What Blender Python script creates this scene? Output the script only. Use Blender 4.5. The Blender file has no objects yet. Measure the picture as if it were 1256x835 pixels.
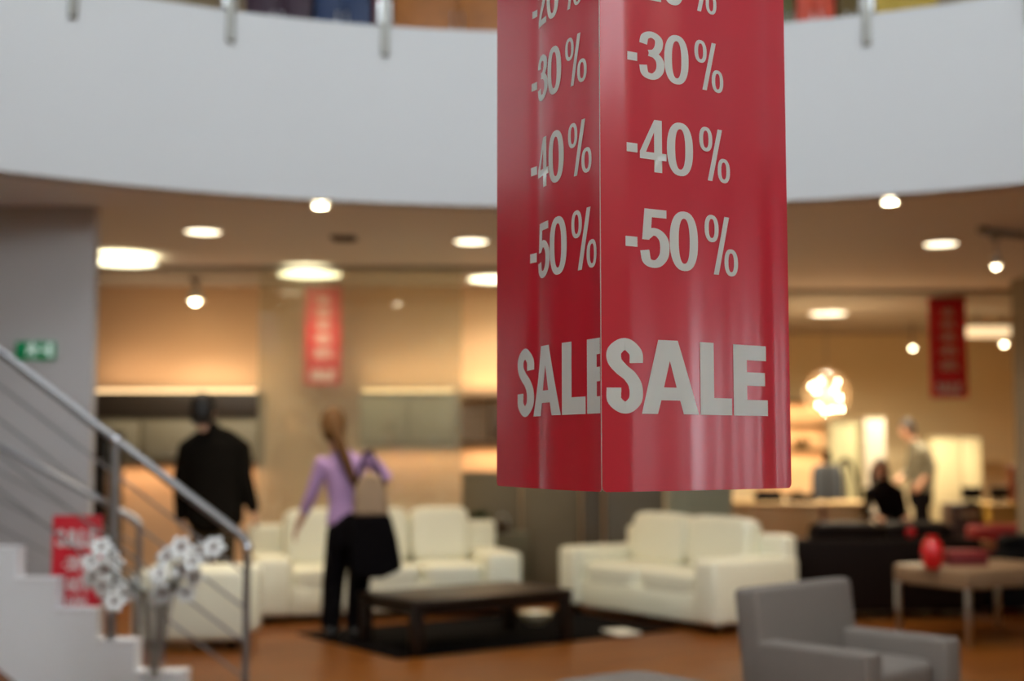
import bpy, bmesh, math, random
from mathutils import Vector, Matrix
from mathutils.geometry import tessellate_polygon
from mathutils.bvhtree import BVHTree

random.seed(7)
scene = bpy.context.scene
COL = scene.collection
PI = math.pi

# ------------------------------------------------------------------ camera
F_PX, CX, CY, CAM_H = 1640.0, 628.0, 417.5, 1.40
PITCH = math.atan(133.0 / F_PX)
SIGN_D = 2.30
cam_d = bpy.data.cameras.new('camera')
cam_d.sensor_width = 36.0
cam_d.lens = 36.0 * F_PX / 1256.0
cam_d.clip_end = 200
cam_d.dof.use_dof = True
cam_d.dof.focus_distance = 2.40
cam_d.dof.aperture_fstop = 1.9
cam_d.dof.aperture_blades = 0
cam = bpy.data.objects.new('camera', cam_d)
COL.objects.link(cam)
cam.location = (0, 0, CAM_H)
cam.rotation_euler = (PI / 2 + PITCH, 0, 0)
scene.camera = cam

# ------------------------------------------------------------------ world, exposure
world = bpy.data.worlds.new('world')
scene.world = world
world.use_nodes = True
wbg = world.node_tree.nodes['Background']
wbg.inputs[0].default_value = (0.86, 0.94, 1.0, 1)
wbg.inputs[1].default_value = 3.6
vs = scene.view_settings
vs.view_transform = 'Standard'
vs.look = 'None'
vs.gamma = 1.0
vs.use_curve_mapping = False
vs.exposure = 1.0

WARM = (1.0, 0.70, 0.40)
WARM2 = (1.0, 0.83, 0.58)


def ray(px, py):
    dx, dz = (px - CX) / F_PX, (CY - py) / F_PX
    c, s = math.cos(PITCH), math.sin(PITCH)
    return Vector((dx, c - dz * s, s + dz * c))


def at_y(px, py, y):
    r = ray(px, py)
    return Vector((0, 0, CAM_H)) + r * (y / r.y)


def at_z(px, py, z):
    r = ray(px, py)
    return Vector((0, 0, CAM_H)) + r * ((z - CAM_H) / r.z)


# ------------------------------------------------------------------ materials
MATS = {}


def mat(name, col, rough=0.5, metal=0.0, coat=0.0, emit=0.0, ecol=None, var=0.06, scale=8.0, bump=0.0, spec=0.5, alpha=1.0, trans=0.0):
    if name in MATS:
        return MATS[name]
    m = bpy.data.materials.new(name)
    m.use_nodes = True
    nt = m.node_tree
    b = nt.nodes['Principled BSDF']
    b.inputs['Roughness'].default_value = rough
    b.inputs['Metallic'].default_value = metal
    b.inputs['Coat Weight'].default_value = coat
    b.inputs['Coat Roughness'].default_value = 0.14
    b.inputs['Specular IOR Level'].default_value = spec
    b.inputs['Alpha'].default_value = alpha
    b.inputs['Transmission Weight'].default_value = trans
    tc = nt.nodes.new('ShaderNodeTexCoord')
    nz = nt.nodes.new('ShaderNodeTexNoise')
    nz.inputs['Scale'].default_value = scale
    nz.inputs['Detail'].default_value = 4
    nt.links.new(tc.outputs['Object'], nz.inputs['Vector'])
    mx = nt.nodes.new('ShaderNodeMix')
    mx.data_type = 'RGBA'
    mx.inputs['A'].default_value = (*[max(0, c * (1 - var)) for c in col], 1)
    mx.inputs['B'].default_value = (*[min(1, c * (1 + var)) for c in col], 1)
    nt.links.new(nz.outputs['Fac'], mx.inputs['Factor'])
    nt.links.new(mx.outputs['Result'], b.inputs['Base Color'])
    if bump:
        bp = nt.nodes.new('ShaderNodeBump')
        bp.inputs['Strength'].default_value = bump
        bp.inputs['Distance'].default_value = 0.01
        nt.links.new(nz.outputs['Fac'], bp.inputs['Height'])
        nt.links.new(bp.outputs['Normal'], b.inputs['Normal'])
    if emit:
        b.inputs['Emission Color'].default_value = (*(ecol or col), 1)
        b.inputs['Emission Strength'].default_value = emit
    MATS[name] = m
    return m


def wood_floor():
    m = mat('floor_wood', (0.3, 0.12, 0.03), rough=0.40, coat=0.0, spec=0.16)
    nt = m.node_tree
    b = nt.nodes['Principled BSDF']
    tc = nt.nodes.new('ShaderNodeTexCoord')
    mp = nt.nodes.new('ShaderNodeMapping')
    mp.inputs['Rotation'].default_value = (0, 0, math.radians(-32))
    br = nt.nodes.new('ShaderNodeTexBrick')
    br.offset = 0.37
    br.inputs['Scale'].default_value = 1.0
    br.inputs['Brick Width'].default_value = 1.4
    br.inputs['Row Height'].default_value = 0.12
    br.inputs['Mortar Size'].default_value = 0.002
    br.inputs['Color1'].default_value = (0.21, 0.066, 0.008, 1)
    br.inputs['Color2'].default_value = (0.13, 0.038, 0.005, 1)
    br.inputs['Mortar'].default_value = (0.09, 0.035, 0.01, 1)
    nt.links.new(tc.outputs['Object'], mp.inputs['Vector'])
    nt.links.new(mp.outputs['Vector'], br.inputs['Vector'])
    nt.links.new(br.outputs['Color'], b.inputs['Base Color'])
    return m


def shop_glass(name, tint, veil, gloss, veil_col):
    m = bpy.data.materials.new(name)
    m.use_nodes = True
    nt = m.node_tree
    for n in list(nt.nodes):
        nt.nodes.remove(n)
    out = nt.nodes.new('ShaderNodeOutputMaterial')
    tr = nt.nodes.new('ShaderNodeBsdfTransparent')
    tr.inputs[0].default_value = (*tint, 1)
    df = nt.nodes.new('ShaderNodeBsdfDiffuse')
    df.inputs[0].default_value = (*veil_col, 1)
    gl = nt.nodes.new('ShaderNodeBsdfGlossy')
    gl.inputs['Roughness'].default_value = 0.03
    m1 = nt.nodes.new('ShaderNodeMixShader')
    m1.inputs[0].default_value = veil
    m2 = nt.nodes.new('ShaderNodeMixShader')
    m2.inputs[0].default_value = gloss
    nt.links.new(tr.outputs[0], m1.inputs[1])
    nt.links.new(df.outputs[0], m1.inputs[2])
    nt.links.new(m1.outputs[0], m2.inputs[1])
    nt.links.new(gl.outputs[0], m2.inputs[2])
    nt.links.new(m2.outputs[0], out.inputs[0])
    MATS[name] = m
    return m


# ------------------------------------------------------------------ mesh helpers
def frame_from(d, side=None):
    d = d.normalized()
    s = Vector(side) if side is not None else (Vector((0, 0, 1)) if abs(d.z) < 0.9 else Vector((1, 0, 0)))
    u = s - d * s.dot(d)
    if u.length < 1e-5:
        u = d.orthogonal()
    u.normalize()
    return u, d.cross(u).normalized()


class MB:
    def __init__(self):
        self.bm = bmesh.new()
        self.mi = 0

    def _add(self, vs_, fs):
        v = [self.bm.verts.new(p) for p in vs_]
        for f in fs:
            try:
                face = self.bm.faces.new([v[i] for i in f])
                face.material_index = self.mi
                face.smooth = True
            except ValueError:
                pass
        return v

    def box(self, c, size, rz=0.0, bevel=0.0, seg=2, rx=0.0):
        t = bmesh.new()
        bmesh.ops.create_cube(t, size=1.0)
        for v in t.verts:
            v.co = Vector((v.co.x * size[0], v.co.y * size[1], v.co.z * size[2]))
        if bevel:
            bmesh.ops.bevel(t, geom=t.edges[:], offset=min(bevel, min(size) * 0.45), segments=seg, affect='EDGES', profile=0.5)
        M = Matrix.Translation(Vector(c)) @ Matrix.Rotation(rz, 4, 'Z') @ Matrix.Rotation(rx, 4, 'X')
        t.transform(M)
        t.verts.index_update()
        self._add([v.co.copy() for v in t.verts], [[v.index for v in f.verts] for f in t.faces])
        t.free()
        return self

    def puff(self, c, size, p=5.0, rz=0.0, rx=0.0, n=8):
        t = bmesh.new()
        bmesh.ops.create_cube(t, size=2.0)
        bmesh.ops.subdivide_edges(t, edges=t.edges[:], cuts=n, use_grid_fill=True)
        for v in t.verts:
            q = v.co
            k = (abs(q.x) ** p + abs(q.y) ** p + abs(q.z) ** p) ** (1 / p)
            q = q / k
            v.co = Vector((q.x * size[0] / 2, q.y * size[1] / 2, q.z * size[2] / 2))
        M = Matrix.Translation(Vector(c)) @ Matrix.Rotation(rz, 4, 'Z') @ Matrix.Rotation(rx, 4, 'X')
        t.transform(M)
        t.verts.index_update()
        self._add([v.co.copy() for v in t.verts], [[v.index for v in f.verts] for f in t.faces])
        t.free()
        return self

    def ell(self, c, r, n=12):
        c = Vector(c)
        vs_, fs = [], []
        m = n // 2 + 1
        for i in range(1, m):
            th = PI * i / m
            for j in range(n):
                ph = 2 * PI * j / n
                vs_.append(c + Vector((r[0] * math.sin(th) * math.cos(ph), r[1] * math.sin(th) * math.sin(ph), r[2] * math.cos(th))))
        a = len(vs_)
        vs_ += [c + Vector((0, 0, r[2])), c - Vector((0, 0, r[2]))]
        for i in range(m - 2):
            for j in range(n):
                k = (j + 1) % n
                fs.append([i * n + j, (i + 1) * n + j, (i + 1) * n + k, i * n + k])
        for j in range(n):
            k = (j + 1) % n
            fs.append([a, j, k])
            fs.append([a + 1, (m - 2) * n + k, (m - 2) * n + j])
        self._add(vs_, fs)
        return self

    def loft(self, pts, radii, side=None, n=12, round_ends=True):
        """Closed tapering tube through pts; radii: number or (a along side, b across)."""
        pts = [Vector(p) for p in pts]
        rad = [(r, r) if not isinstance(r, (tuple, list)) else tuple(r) for r in radii]
        dirs = []
        for i in range(len(pts)):
            a = pts[max(0, i - 1)]
            b = pts[min(len(pts) - 1, i + 1)]
            dirs.append((b - a).normalized())
        rings = []
        if round_ends:
            d = dirs[0]
            q = min(rad[0])
            for k in (0.15, 0.55, 0.85):
                rings.append((pts[0] - d * q * (1 - k) * 0.9, tuple(x * math.sqrt(max(0.02, 1 - (1 - k) ** 2)) for x in rad[0]), d))
        for p, r, d in zip(pts, rad, dirs):
            rings.append((p, r, d))
        if round_ends:
            d = dirs[-1]
            q = min(rad[-1])
            for k in (0.85, 0.55, 0.15):
                rings.append((pts[-1] + d * q * (1 - k) * 0.9, tuple(x * math.sqrt(max(0.02, 1 - (1 - k) ** 2)) for x in rad[-1]), d))
        vs_, fs = [], []
        pu = None
        for p, r, d in rings:
            u, v = frame_from(d, side if side is not None else pu)
            pu = u
            for j in range(n):
                a = 2 * PI * j / n
                vs_.append(p + u * r[0] * math.cos(a) + v * r[1] * math.sin(a))
        for i in range(len(rings) - 1):
            for j in range(n):
                k = (j + 1) % n
                fs.append([i * n + j, i * n + k, (i + 1) * n + k, (i + 1) * n + j])
        fs.append(list(range(n))[::-1])
        fs.append([(len(rings) - 1) * n + j for j in range(n)])
        self._add(vs_, fs)
        return self

    def cyl(self, p0, p1, r0, r1=None, n=16):
        return self.loft([p0, p1], [r0, r0 if r1 is None else r1], n=n, round_ends=False)

    def tube(self, pts, r, n=8):
        return self.loft(pts, [r] * len(pts), n=n, round_ends=False)

    def lathe(self, prof, c=(0, 0, 0), n=24, cap=False):
        c = Vector(c)
        vs_, fs = [], []
        for r, z in prof:
            for j in range(n):
                a = 2 * PI * j / n
                vs_.append(c + Vector((r * math.cos(a), r * math.sin(a), z)))
        for i in range(len(prof) - 1):
            for j in range(n):
                k = (j + 1) % n
                fs.append([i * n + j, i * n + k, (i + 1) * n + k, (i + 1) * n + j])
        if cap:
            fs.append(list(range(n))[::-1])
            fs.append([(len(prof) - 1) * n + j for j in range(n)])
        self._add(vs_, fs)
        return self

    def prism(self, poly, y0, y1):
        """poly in XZ extruded along Y."""
        n = len(poly)
        vs_ = [Vector((x, y0, z)) for x, z in poly] + [Vector((x, y1, z)) for x, z in poly]
        fs = [[i, (i + 1) % n, n + (i + 1) % n, n + i] for i in range(n)]
        for t in tessellate_polygon([[Vector((x, z, 0)) for x, z in poly]]):
            fs.append(list(t))
            fs.append([n + i for i in reversed(t)])
        self._add(vs_, fs)
        return self

    def build(self, name, m, parent=None, loc=None, flat=False):
        me = bpy.data.meshes.new(name)
        bmesh.ops.recalc_face_normals(self.bm, faces=self.bm.faces[:])
        self.bm.to_mesh(me)
        self.bm.free()
        for x in (m if isinstance(m, (list, tuple)) else [m]):
            me.materials.append(x)
        if flat:
            for p in me.polygons:
                p.use_smooth = False
        elif hasattr(me, 'set_sharp_from_angle'):
            me.set_sharp_from_angle(angle=math.radians(38))
        o = bpy.data.objects.new(name, me)
        COL.objects.link(o)
        if parent is not None:
            o.parent = parent
        if loc is not None:
            o.location = loc
        return o


def tag(o, label=None, cat=None, group=None, kind=None):
    if label:
        o['label'] = label
    if cat:
        o['category'] = cat
    if group:
        o['group'] = group
    if kind:
        o['kind'] = kind
    return o


def thing(name, label, cat, loc=(0, 0, 0), rz=0.0, group=None):
    o = bpy.data.objects.new(name, None)
    o.empty_display_size = 0.1
    COL.objects.link(o)
    o.location = loc
    o.rotation_euler = (0, 0, rz)
    return tag(o, label, cat, group)


def copy_tree(o, parent=None):
    c = o.copy()
    COL.objects.link(c)
    c.parent = parent
    for ch in list(o.children):
        copy_tree(ch, c)
    return c


def struct(name, mb, m, flat=False):
    return tag(mb.build(name, m, flat=flat), kind='structure')


def lamp(name, kind, parent, loc, power, col, size=0.1, spot=None, rot=(0, 0, 0), sy=None, blend=0.6):
    L = bpy.data.lights.new(name, kind)
    L.energy = power
    L.color = col
    if kind == 'SPOT':
        L.spot_size = spot or 1.6
        L.spot_blend = blend
        L.shadow_soft_size = size
    elif kind == 'POINT':
        L.shadow_soft_size = size
    else:
        L.shape = 'RECTANGLE'
        L.size = size
        L.size_y = sy or size
    o = bpy.data.objects.new(name, L)
    COL.objects.link(o)
    o.parent = parent
    o.location = loc
    o.rotation_euler = rot
    return o


# shared materials
M_WHITE = mat('white_paint', (0.80, 0.80, 0.80), 0.6, var=0.02)
M_RAIL = mat('rail_steel', (0.30, 0.29, 0.29), 0.42, metal=0.9)
M_STEEL = mat('brushed_steel', (0.55, 0.55, 0.56), 0.32, metal=1.0)
M_LEATHER = mat('white_leather', (0.80, 0.77, 0.60), 0.42, bump=0.08, scale=30, var=0.03)
M_BLACK = mat('black_fabric', (0.004, 0.0035, 0.004), 0.9, spec=0.15)
M_DARKWOOD = mat('dark_wood', (0.011, 0.006, 0.004), 0.4, var=0.3, spec=0.25)
M_GREYFAB = mat('grey_fabric', (0.20, 0.165, 0.138), 0.9, bump=0.15, scale=60)
M_SKIN = mat('skin', (0.55, 0.30, 0.19), 0.55)
M_EYE = mat('eye_dark', (0.03, 0.02, 0.015), 0.3)
M_LIP = mat('lips', (0.40, 0.13, 0.10), 0.5)

# ------------------------------------------------------------------ large structure
RC, RR = Vector((0.35, 3.70)), 5.62
Z_SOF, Z_FAS, Z_UP = 3.10, 4.36, 4.22
NSEG = 160

b = MB()
b._add([(-9, -3.2, 0), (10, -3.2, 0), (10, 21, 0), (-9, 21, 0), (-9, -3.2, -0.2), (10, -3.2, -0.2), (10, 21, -0.2), (-9, 21, -0.2)],
       [[0, 1, 2, 3], [4, 5, 6, 7], [0, 1, 5, 4], [1, 2, 6, 5], [2, 3, 7, 6], [3, 0, 4, 7]])
floor = struct('floor', b, wood_floor(), flat=True)


def annulus(r0, r1, z0, z1, n=NSEG, a0=0.0, a1=2 * PI):
    b = MB()
    full = abs(a1 - a0 - 2 * PI) < 1e-6
    m = n if full else n + 1
    vs_ = []
    for i in range(m):
        a = a0 + (a1 - a0) * i / n
        c, s = math.cos(a), math.sin(a)
        for r, z in ((r0, z0), (r1, z0), (r1, z1), (r0, z1)):
            vs_.append((RC.x + r * c, RC.y + r * s, z))
    fs = []
    for i in range(n):
        j = (i + 1) % m
        for k in range(4):
            l = (k + 1) % 4
            fs.append([i * 4 + k, j * 4 + k, j * 4 + l, i * 4 + l])
    if not full:
        fs += [[0, 1, 2, 3], [(m - 1) * 4 + k for k in range(4)]]
    b._add(vs_, fs)
    return b


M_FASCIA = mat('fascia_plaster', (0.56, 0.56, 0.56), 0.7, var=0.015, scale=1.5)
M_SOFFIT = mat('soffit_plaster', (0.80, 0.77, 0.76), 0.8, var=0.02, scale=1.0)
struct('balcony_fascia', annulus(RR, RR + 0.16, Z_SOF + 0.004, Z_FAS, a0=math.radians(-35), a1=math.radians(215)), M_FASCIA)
struct('ceiling', annulus(RR + 0.16, 19.0, Z_SOF, Z_SOF + 0.12, a0=math.radians(-35), a1=math.radians(215)), M_SOFFIT)
struct('gallery_floor', annulus(RR + 0.16, 12.5, Z_UP - 0.2, Z_UP, a0=math.radians(-35), a1=math.radians(215)), mat('gallery_floor', (0.3, 0.2, 0.12), 0.5))
struct('wall_gallery', annulus(12.5, 12.7, Z_UP, 8.0, a0=math.radians(-35), a1=math.radians(215)), mat('gallery_wall', (0.45, 0.33, 0.2), 0.8))
struct('gallery_roof', annulus(2.6, 12.7, 7.6, 7.8), M_WHITE)
b = MB()
b.box((0.35, 3.7, 7.5), (2 * RR + 2.0, 0.18, 0.3))
struct('roof_beam', b, M_STEEL)

M_WALLGREY = mat('wall_grey_paint', (0.50, 0.47, 0.46), 0.8, var=0.02)
M_WALLCREAM = mat('wall_apricot_paint', (0.72, 0.50, 0.31), 0.8, var=0.02)
M_WALLFAR = mat('wall_cream_paint', (0.70, 0.60, 0.38), 0.8, var=0.02)


def wallbox(name, x0, x1, y0, y1, z0, z1, m):
    return struct(name, MB().box(((x0 + x1) / 2, (y0 + y1) / 2, (z0 + z1) / 2), (x1 - x0, y1 - y0, z1 - z0)), m, flat=True)


WY = 9.30
xg = at_y(112, 500, WY).x
wallbox('wall_stair', -9, xg, WY, WY + 0.10, 0, Z_SOF, M_WALLGREY)
KY = 13.6
wallbox('wall_kitchen', -9, 1.5, KY, KY + 0.15, 0, Z_SOF, M_WALLCREAM)
wallbox('wall_side', 1.35, 1.5, KY + 0.15, 19.35, 0, Z_SOF, M_WALLCREAM)
wallbox('wall_back', 1.35, 9.2, 19.35, 19.5, 0, Z_SOF, M_WALLFAR)
wallbox('wall_right', 9.0, 9.2, 4.6, 19.35, 0, Z_SOF, M_WALLFAR)
# daylight windows with piers along the right side of the atrium
g = struct('window_right_offscreen', MB().box((9.1, 0.7, 1.55), (0.012, 7.8, 3.06)), shop_glass('side_glass', (0.97, 0.98, 0.98), 0.0, 0.04, (0.8, 0.8, 0.8)), flat=True)
for y0_, y1_ in ((-3.2, -1.7), (-1.45, -0.6), (0.75, 1.5), (1.8, 4.6)):
    MB().box((9.1, (y0_ + y1_) / 2, 1.55), (0.2, y1_ - y0_, 3.1)).build('pier', M_WALLFAR, g)
for zz in (0.05, 3.02):
    MB().box((9.1, 0.7, zz), (0.12, 7.8, 0.1)).build('transom', M_STEEL, g)
wallbox('wall_left', -9.1, -8.95, -3.2, 21, 0, Z_SOF, M_WALLFAR)
wallbox('wall_rear', -9, 9.2, -3.3, -3.1, 0, 4.6, M_WALLFAR)
# high daylight windows of the atrium front, behind the photographer
g = struct('window_rear_offscreen', MB().box((0.1, -3.2, 6.1), (18.2, 0.012, 3.0)), shop_glass('rear_glass', (0.97, 0.98, 0.98), 0.0, 0.04, (0.8, 0.8, 0.8)), flat=True)
for i in range(9):
    MB().box((-9.0 + 18.2 / 8 * i, -3.2, 6.1), (0.10, 0.12, 3.0)).build('mullion', M_STEEL, g)
for zz in (4.64, 7.56):
    MB().box((0.1, -3.2, zz), (18.2, 0.10, 0.08)).build('transom', M_STEEL, g)
for nm, x_ in (('wall_front_left', -9.05), ('wall_front_right', 9.1)):
    wallbox(nm, x_ - 0.08, x_ + 0.08, -3.2, -0.5, Z_SOF, 7.6, M_WALLFAR)
struct('pavement', MB().box((10, -5.0, -0.32), (70, 50, 0.2)), mat('pavement_grey', (0.35, 0.35, 0.35), 0.8), flat=True)
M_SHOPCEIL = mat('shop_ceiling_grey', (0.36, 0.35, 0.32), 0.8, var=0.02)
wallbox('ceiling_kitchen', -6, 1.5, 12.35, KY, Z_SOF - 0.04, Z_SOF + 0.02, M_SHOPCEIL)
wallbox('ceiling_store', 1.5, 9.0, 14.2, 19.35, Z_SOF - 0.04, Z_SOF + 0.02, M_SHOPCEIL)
p = at_y(1244, 500, 13.5)
wallbox('wall_pillar', p.x, p.x + 0.7, 13.0, 13.5, 0, Z_SOF - 0.0, mat('pillar_paint', (0.20, 0.18, 0.13), 0.8))

# storefront glass
x0, x1 = at_y(316, 500, 12.35).x, at_y(566, 500, 12.35).x
g = struct('window_1', MB().box(((x0 + x1) / 2, 12.36, 1.53), (x1 - x0, 0.012, 3.06)),
           shop_glass('storefront_glass', (0.96, 0.97, 0.90), 0.14, 0.08, (0.78, 0.76, 0.66)), flat=True)  # pale diffuse share painted in for the pane's veiling reflection
fr = MB().box(((x0 + x1) / 2, 12.36, 0.03), (x1 - x0, 0.05, 0.06)).build('window_frame', M_STEEL, g)

# ------------------------------------------------------------------ gallery railing
M_POST = mat('railing_steel', (0.30, 0.29, 0.26), 0.45, metal=0.7)
rail = thing('gallery_railing', 'steel railing fixed to the outside of the curved white balcony', 'railing', (RC.x, RC.y, Z_FAS))
a_c = PI / 2


def ring_angle(px, py):
    """angle on the atrium ring of the pixel, at the fascia."""
    lo = 7.0
    best = None
    for i in range(400):
        y = 6.5 + i * 0.01
        q = at_y(px, py, y)
        e = abs(math.hypot(q.x - RC.x, q.y - RC.y) - RR)
        if q.y > RC.y and (best is None or e < best[0]):
            best = (e, math.atan2(q.y - RC.y, q.x - RC.x))
    return best[1]


post_ang = [ring_angle(px, 40) for px in (88, 282, 472, 1063)]
step = (post_ang[0] - post_ang[2]) / 2
angs = [post_ang[0] + step, post_ang[0], post_ang[1], post_ang[2], post_ang[2] - step, post_ang[2] - 2 * step, post_ang[3], post_ang[3] - step]
for a in angs:
    q = MB()
    q.box((RR - 0.018, 0, 0.42), (0.035, 0.055, 1.28), bevel=0.006)
    o = q.build('post', M_POST, rail)
    o.rotation_euler = (0, 0, a)
    q = MB()
    q.box((RR + 0.06, 0, 0.10), (0.12, 0.10, 0.17), bevel=0.008)
    k = q.build('clamp_plate', M_STEEL, o)
pts = [(RR * math.cos(a), RR * math.sin(a), 1.08) for a in [angs[-1] + (angs[0] - angs[-1]) * i / 40 for i in range(41)]]
MB().tube(pts, 0.022).build('handrail', M_STEEL, rail)
for zz in (0.62, 0.85):
    MB().tube([(x, y, zz) for x, y, _ in pts], 0.008, n=6).build('rod', M_STEEL, rail)


# ------------------------------------------------------------------ furniture on the gallery (only its upper part shows)
def wardrobe(px0, px1, y, h, m, label, cat='cupboard'):
    xa, xb = at_y(px0, 10, y).x, at_y(px1, 10, y).x
    t = thing('wardrobe', label, cat, ((xa + xb) / 2, y + 0.25, Z_UP))
    w = xb - xa
    MB().box((0, 0, h / 2), (w, 0.5, h), bevel=0.01).build('body', m, t)
    for s in (-1, 1):
        d = MB().box((s * w / 4, -0.262, h / 2 + 0.03), (w / 2 - 0.02, 0.02, h - 0.1), bevel=0.004).build('door', m, t)
        MB().cyl((s * 0.04, -0.29, h / 2), (s * 0.04, -0.29, h / 2 + 0.2), 0.008, n=8).build('handle', M_STEEL, d)
    return t


wardrobe(300, 382, 11.5, 1.6, mat('plum_lacquer', (0.05, 0.02, 0.04), 0.5), 'dark plum cupboard upstairs behind the balcony railing, next to the navy one')
wardrobe(386, 455, 11.5, 1.6, mat('navy_lacquer', (0.02, 0.045, 0.13), 0.5), 'dark navy cupboard upstairs behind the balcony railing')
wardrobe(458, 478, 11.5, 1.6, mat('maroon_lacquer', (0.28, 0.03, 0.02), 0.5), 'narrow maroon cupboard upstairs between navy and brown cupboards')
wardrobe(482, 640, 11.5, 1.6, mat('rust_wood', (0.45, 0.15, 0.02), 0.5, var=0.35), 'wide rust-brown wooden cupboard upstairs behind the balcony railing')
wardrobe(955, 975, 11.5, 1.6, mat('leaf_green', (0.14, 0.13, 0.03), 0.5), 'narrow olive cupboard upstairs beside the red one')
wardrobe(977, 1024, 11.5, 1.6, mat('coral_red', (0.80, 0.10, 0.05), 0.5), 'coral red cupboard upstairs behind the balcony railing')
wardrobe(1028, 1056, 11.5, 1.6, mat('olive_brown', (0.16, 0.10, 0.02), 0.5), 'brown cupboard upstairs between red and yellow cupboards')
wardrobe(1060, 1150, 11.5, 1.6, mat('mustard_lacquer', (0.70, 0.48, 0.08), 0.5), 'mustard yellow cupboard upstairs behind the balcony railing')


# ------------------------------------------------------------------ ceiling lights
M_EMD = mat('lamp_lens_dim', (1, 0.9, 0.75), 0.4, emit=2.2, ecol=(1, 0.86, 0.60))
M_EMB = mat('lamp_lens_bright', (1, 0.95, 0.8), 0.4, emit=2.1, ecol=(1, 0.93, 0.62))
M_RIM = mat('lamp_rim', (0.7, 0.68, 0.62), 0.4)


def downlight(px, py, r, m, power, label, group=None, zc=Z_SOF, spot=2.0, depth=0.02):
    q = at_z(px, py, zc - depth)
    t = thing('ceiling_downlight', label, 'ceiling light', (q.x, q.y, zc), 0, group)
    MB().lathe([(r * 1.0, -depth * 0.2), (r * 1.0, -depth), (r * 1.14, -depth), (r * 1.18, 0.0), (r * 1.0, 0.0)]).build('rim', M_RIM, t)
    MB().lathe([(0.001, -depth * 0.95), (r * 0.5, -depth * 0.95), (r * 1.01, -depth * 0.6)], n=24).build('lens', m, t)
    if power:
        lamp('downlight_lamp', 'SPOT', t, (0, 0, -0.06), power, WARM2, size=r * 0.8, spot=spot)
    return t


downlight(393, 254, 0.05, mat('lamp_lens_small', (1, 0.9, 0.7), 0.4, emit=28, ecol=(1, 0.88, 0.62)), 60, 'small bright recessed spotlight at the balcony edge above the glass pane', spot=1.5)
downlight(1092, 249, 0.05, MATS['lamp_lens_small'], 60, 'small bright recessed spotlight at the balcony edge, past the hanging sign', spot=1.5)
for px, py, lb in ((249, 285, 'round recessed downlight above the man in the dark jacket'), (578, 297, 'round recessed downlight between the glass pane and the hanging sign'),
                   (1154, 300, 'round recessed downlight close to the ceiling track')):
    downlight(px, py, 0.135, M_EMD, 36, lb, spot=2.2)
for px, py, lb in ((150, 322, 'big glowing round shop ceiling light beside the grey stair wall'), (380, 337, 'big glowing round shop ceiling light over the banner behind the glass'),
                   (612, 343, 'big glowing round shop ceiling light behind the hanging sign')):
    downlight(px, py, 0.30, M_EMB, 34, lb, zc=Z_SOF - 0.04, spot=2.6)
downlight(1016, 385, 0.22, M_EMD, 360, 'wide ceiling light over the globe pendant lamp', zc=Z_SOF - 0.04, spot=2.9)

q = at_z(422, 291, Z_SOF)
t = thing('ceiling_vent', 'dark square air vent in the ceiling behind the fascia', 'vent', (q.x, q.y, Z_SOF))
MB().box((0, 0, -0.008), (0.20, 0.20, 0.016), bevel=0.003).build('frame', mat('vent_grey', (0.12, 0.10, 0.09), 0.6), t)
for i in range(5):
    MB().box((0, -0.07 + i * 0.035, -0.02), (0.16, 0.008, 0.012), rx=0.5).build('slat', MATS['vent_grey'], t)


def track_spot(px, py, y, label, r=0.055, head_z=None, power=40, drop=None):
    """a spotlight head hung from the ceiling by a short stem."""
    q = at_y(px, py, y)
    zt = Z_SOF - (0.04 if y > 12.35 else 0.0)
    t = thing('spotlight', label, 'spotlight', (q.x, q.y, zt))
    dz = q.z - zt
    MB().lathe([(0.001, 0), (0.06, 0), (0.06, -0.03), (0.001, -0.03)]).build('ceiling_plate', M_POST, t)
    MB().cyl((0, 0, -0.02), (0, 0, dz + r), 0.018, n=10).build('stem', M_POST, t)
    MB().lathe([(0.001, dz + r * 1.3), (r * 0.55, dz + r * 1.25), (r, dz + r * 0.4), (r * 1.05, dz - r * 0.3), (r * 0.93, dz - r * 0.3), (r * 0.8, dz + r * 0.3)]).build('shade', M_RIM, t)
    MB().ell((0, -0.02, dz - r * 0.25), (r * 0.62, r * 0.62, r * 0.62)).build('bulb', mat('spot_bulb', (1, 0.85, 0.6), 0.4, emit=12.0, ecol=(1, 0.82, 0.52)), t)
    if power:
        lamp('spot_lamp', 'SPOT', t, (0, -0.02, dz - r * 1.1), power * 5, WARM2, size=0.04, spot=2.0)
    return t


track_spot(240, 366, 13.0, 'hanging spotlight with glowing bulb in front of the apricot kitchen wall', r=0.075, power=2.4)
track_spot(1231, 420, 17.0, 'hanging spotlight glowing beside the dark pillar in the store', r=0.055)
track_spot(1119, 425, 17.6, 'hanging spotlight near the red banner in the store', r=0.05)

# ceiling track on the right
q = at_z(1256, 292, Z_SOF - 0.05)
q0 = at_z(1205, 286, Z_SOF - 0.05)
t = thing('light_track', 'grey ceiling light track with a lamp head hanging on it', 'light track', (q0.x, q0.y, Z_SOF))
dv = Vector((q.x - q0.x, q.y - q0.y, 0))
MB().tube([(0, 0, -0.035), (dv.x * 2.2, dv.y * 2.2, -0.035)], 0.03, n=4).build('track', mat('track_grey', (0.32, 0.33, 0.36), 0.4), t)
MB().box((0, 0, -0.02), (0.07, 0.07, 0.055), bevel=0.01).build('end_cap', M_POST, t)
MB().box((dv.x * 0.3, dv.y * 0.3, -0.07), (0.06, 0.06, 0.06), bevel=0.01).build('adapter', M_POST, t)
h0 = at_y(1212, 322, q0.y)
hx = MB()
hx.lathe([(0.001, 0.09), (0.025, 0.085), (0.045, 0.02), (0.042, -0.02), (0.03, -0.01)], c=(dv.x * 0.3, dv.y * 0.3, h0.z - Z_SOF))
head = hx.build('lamp_head', M_RIM, t)
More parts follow.
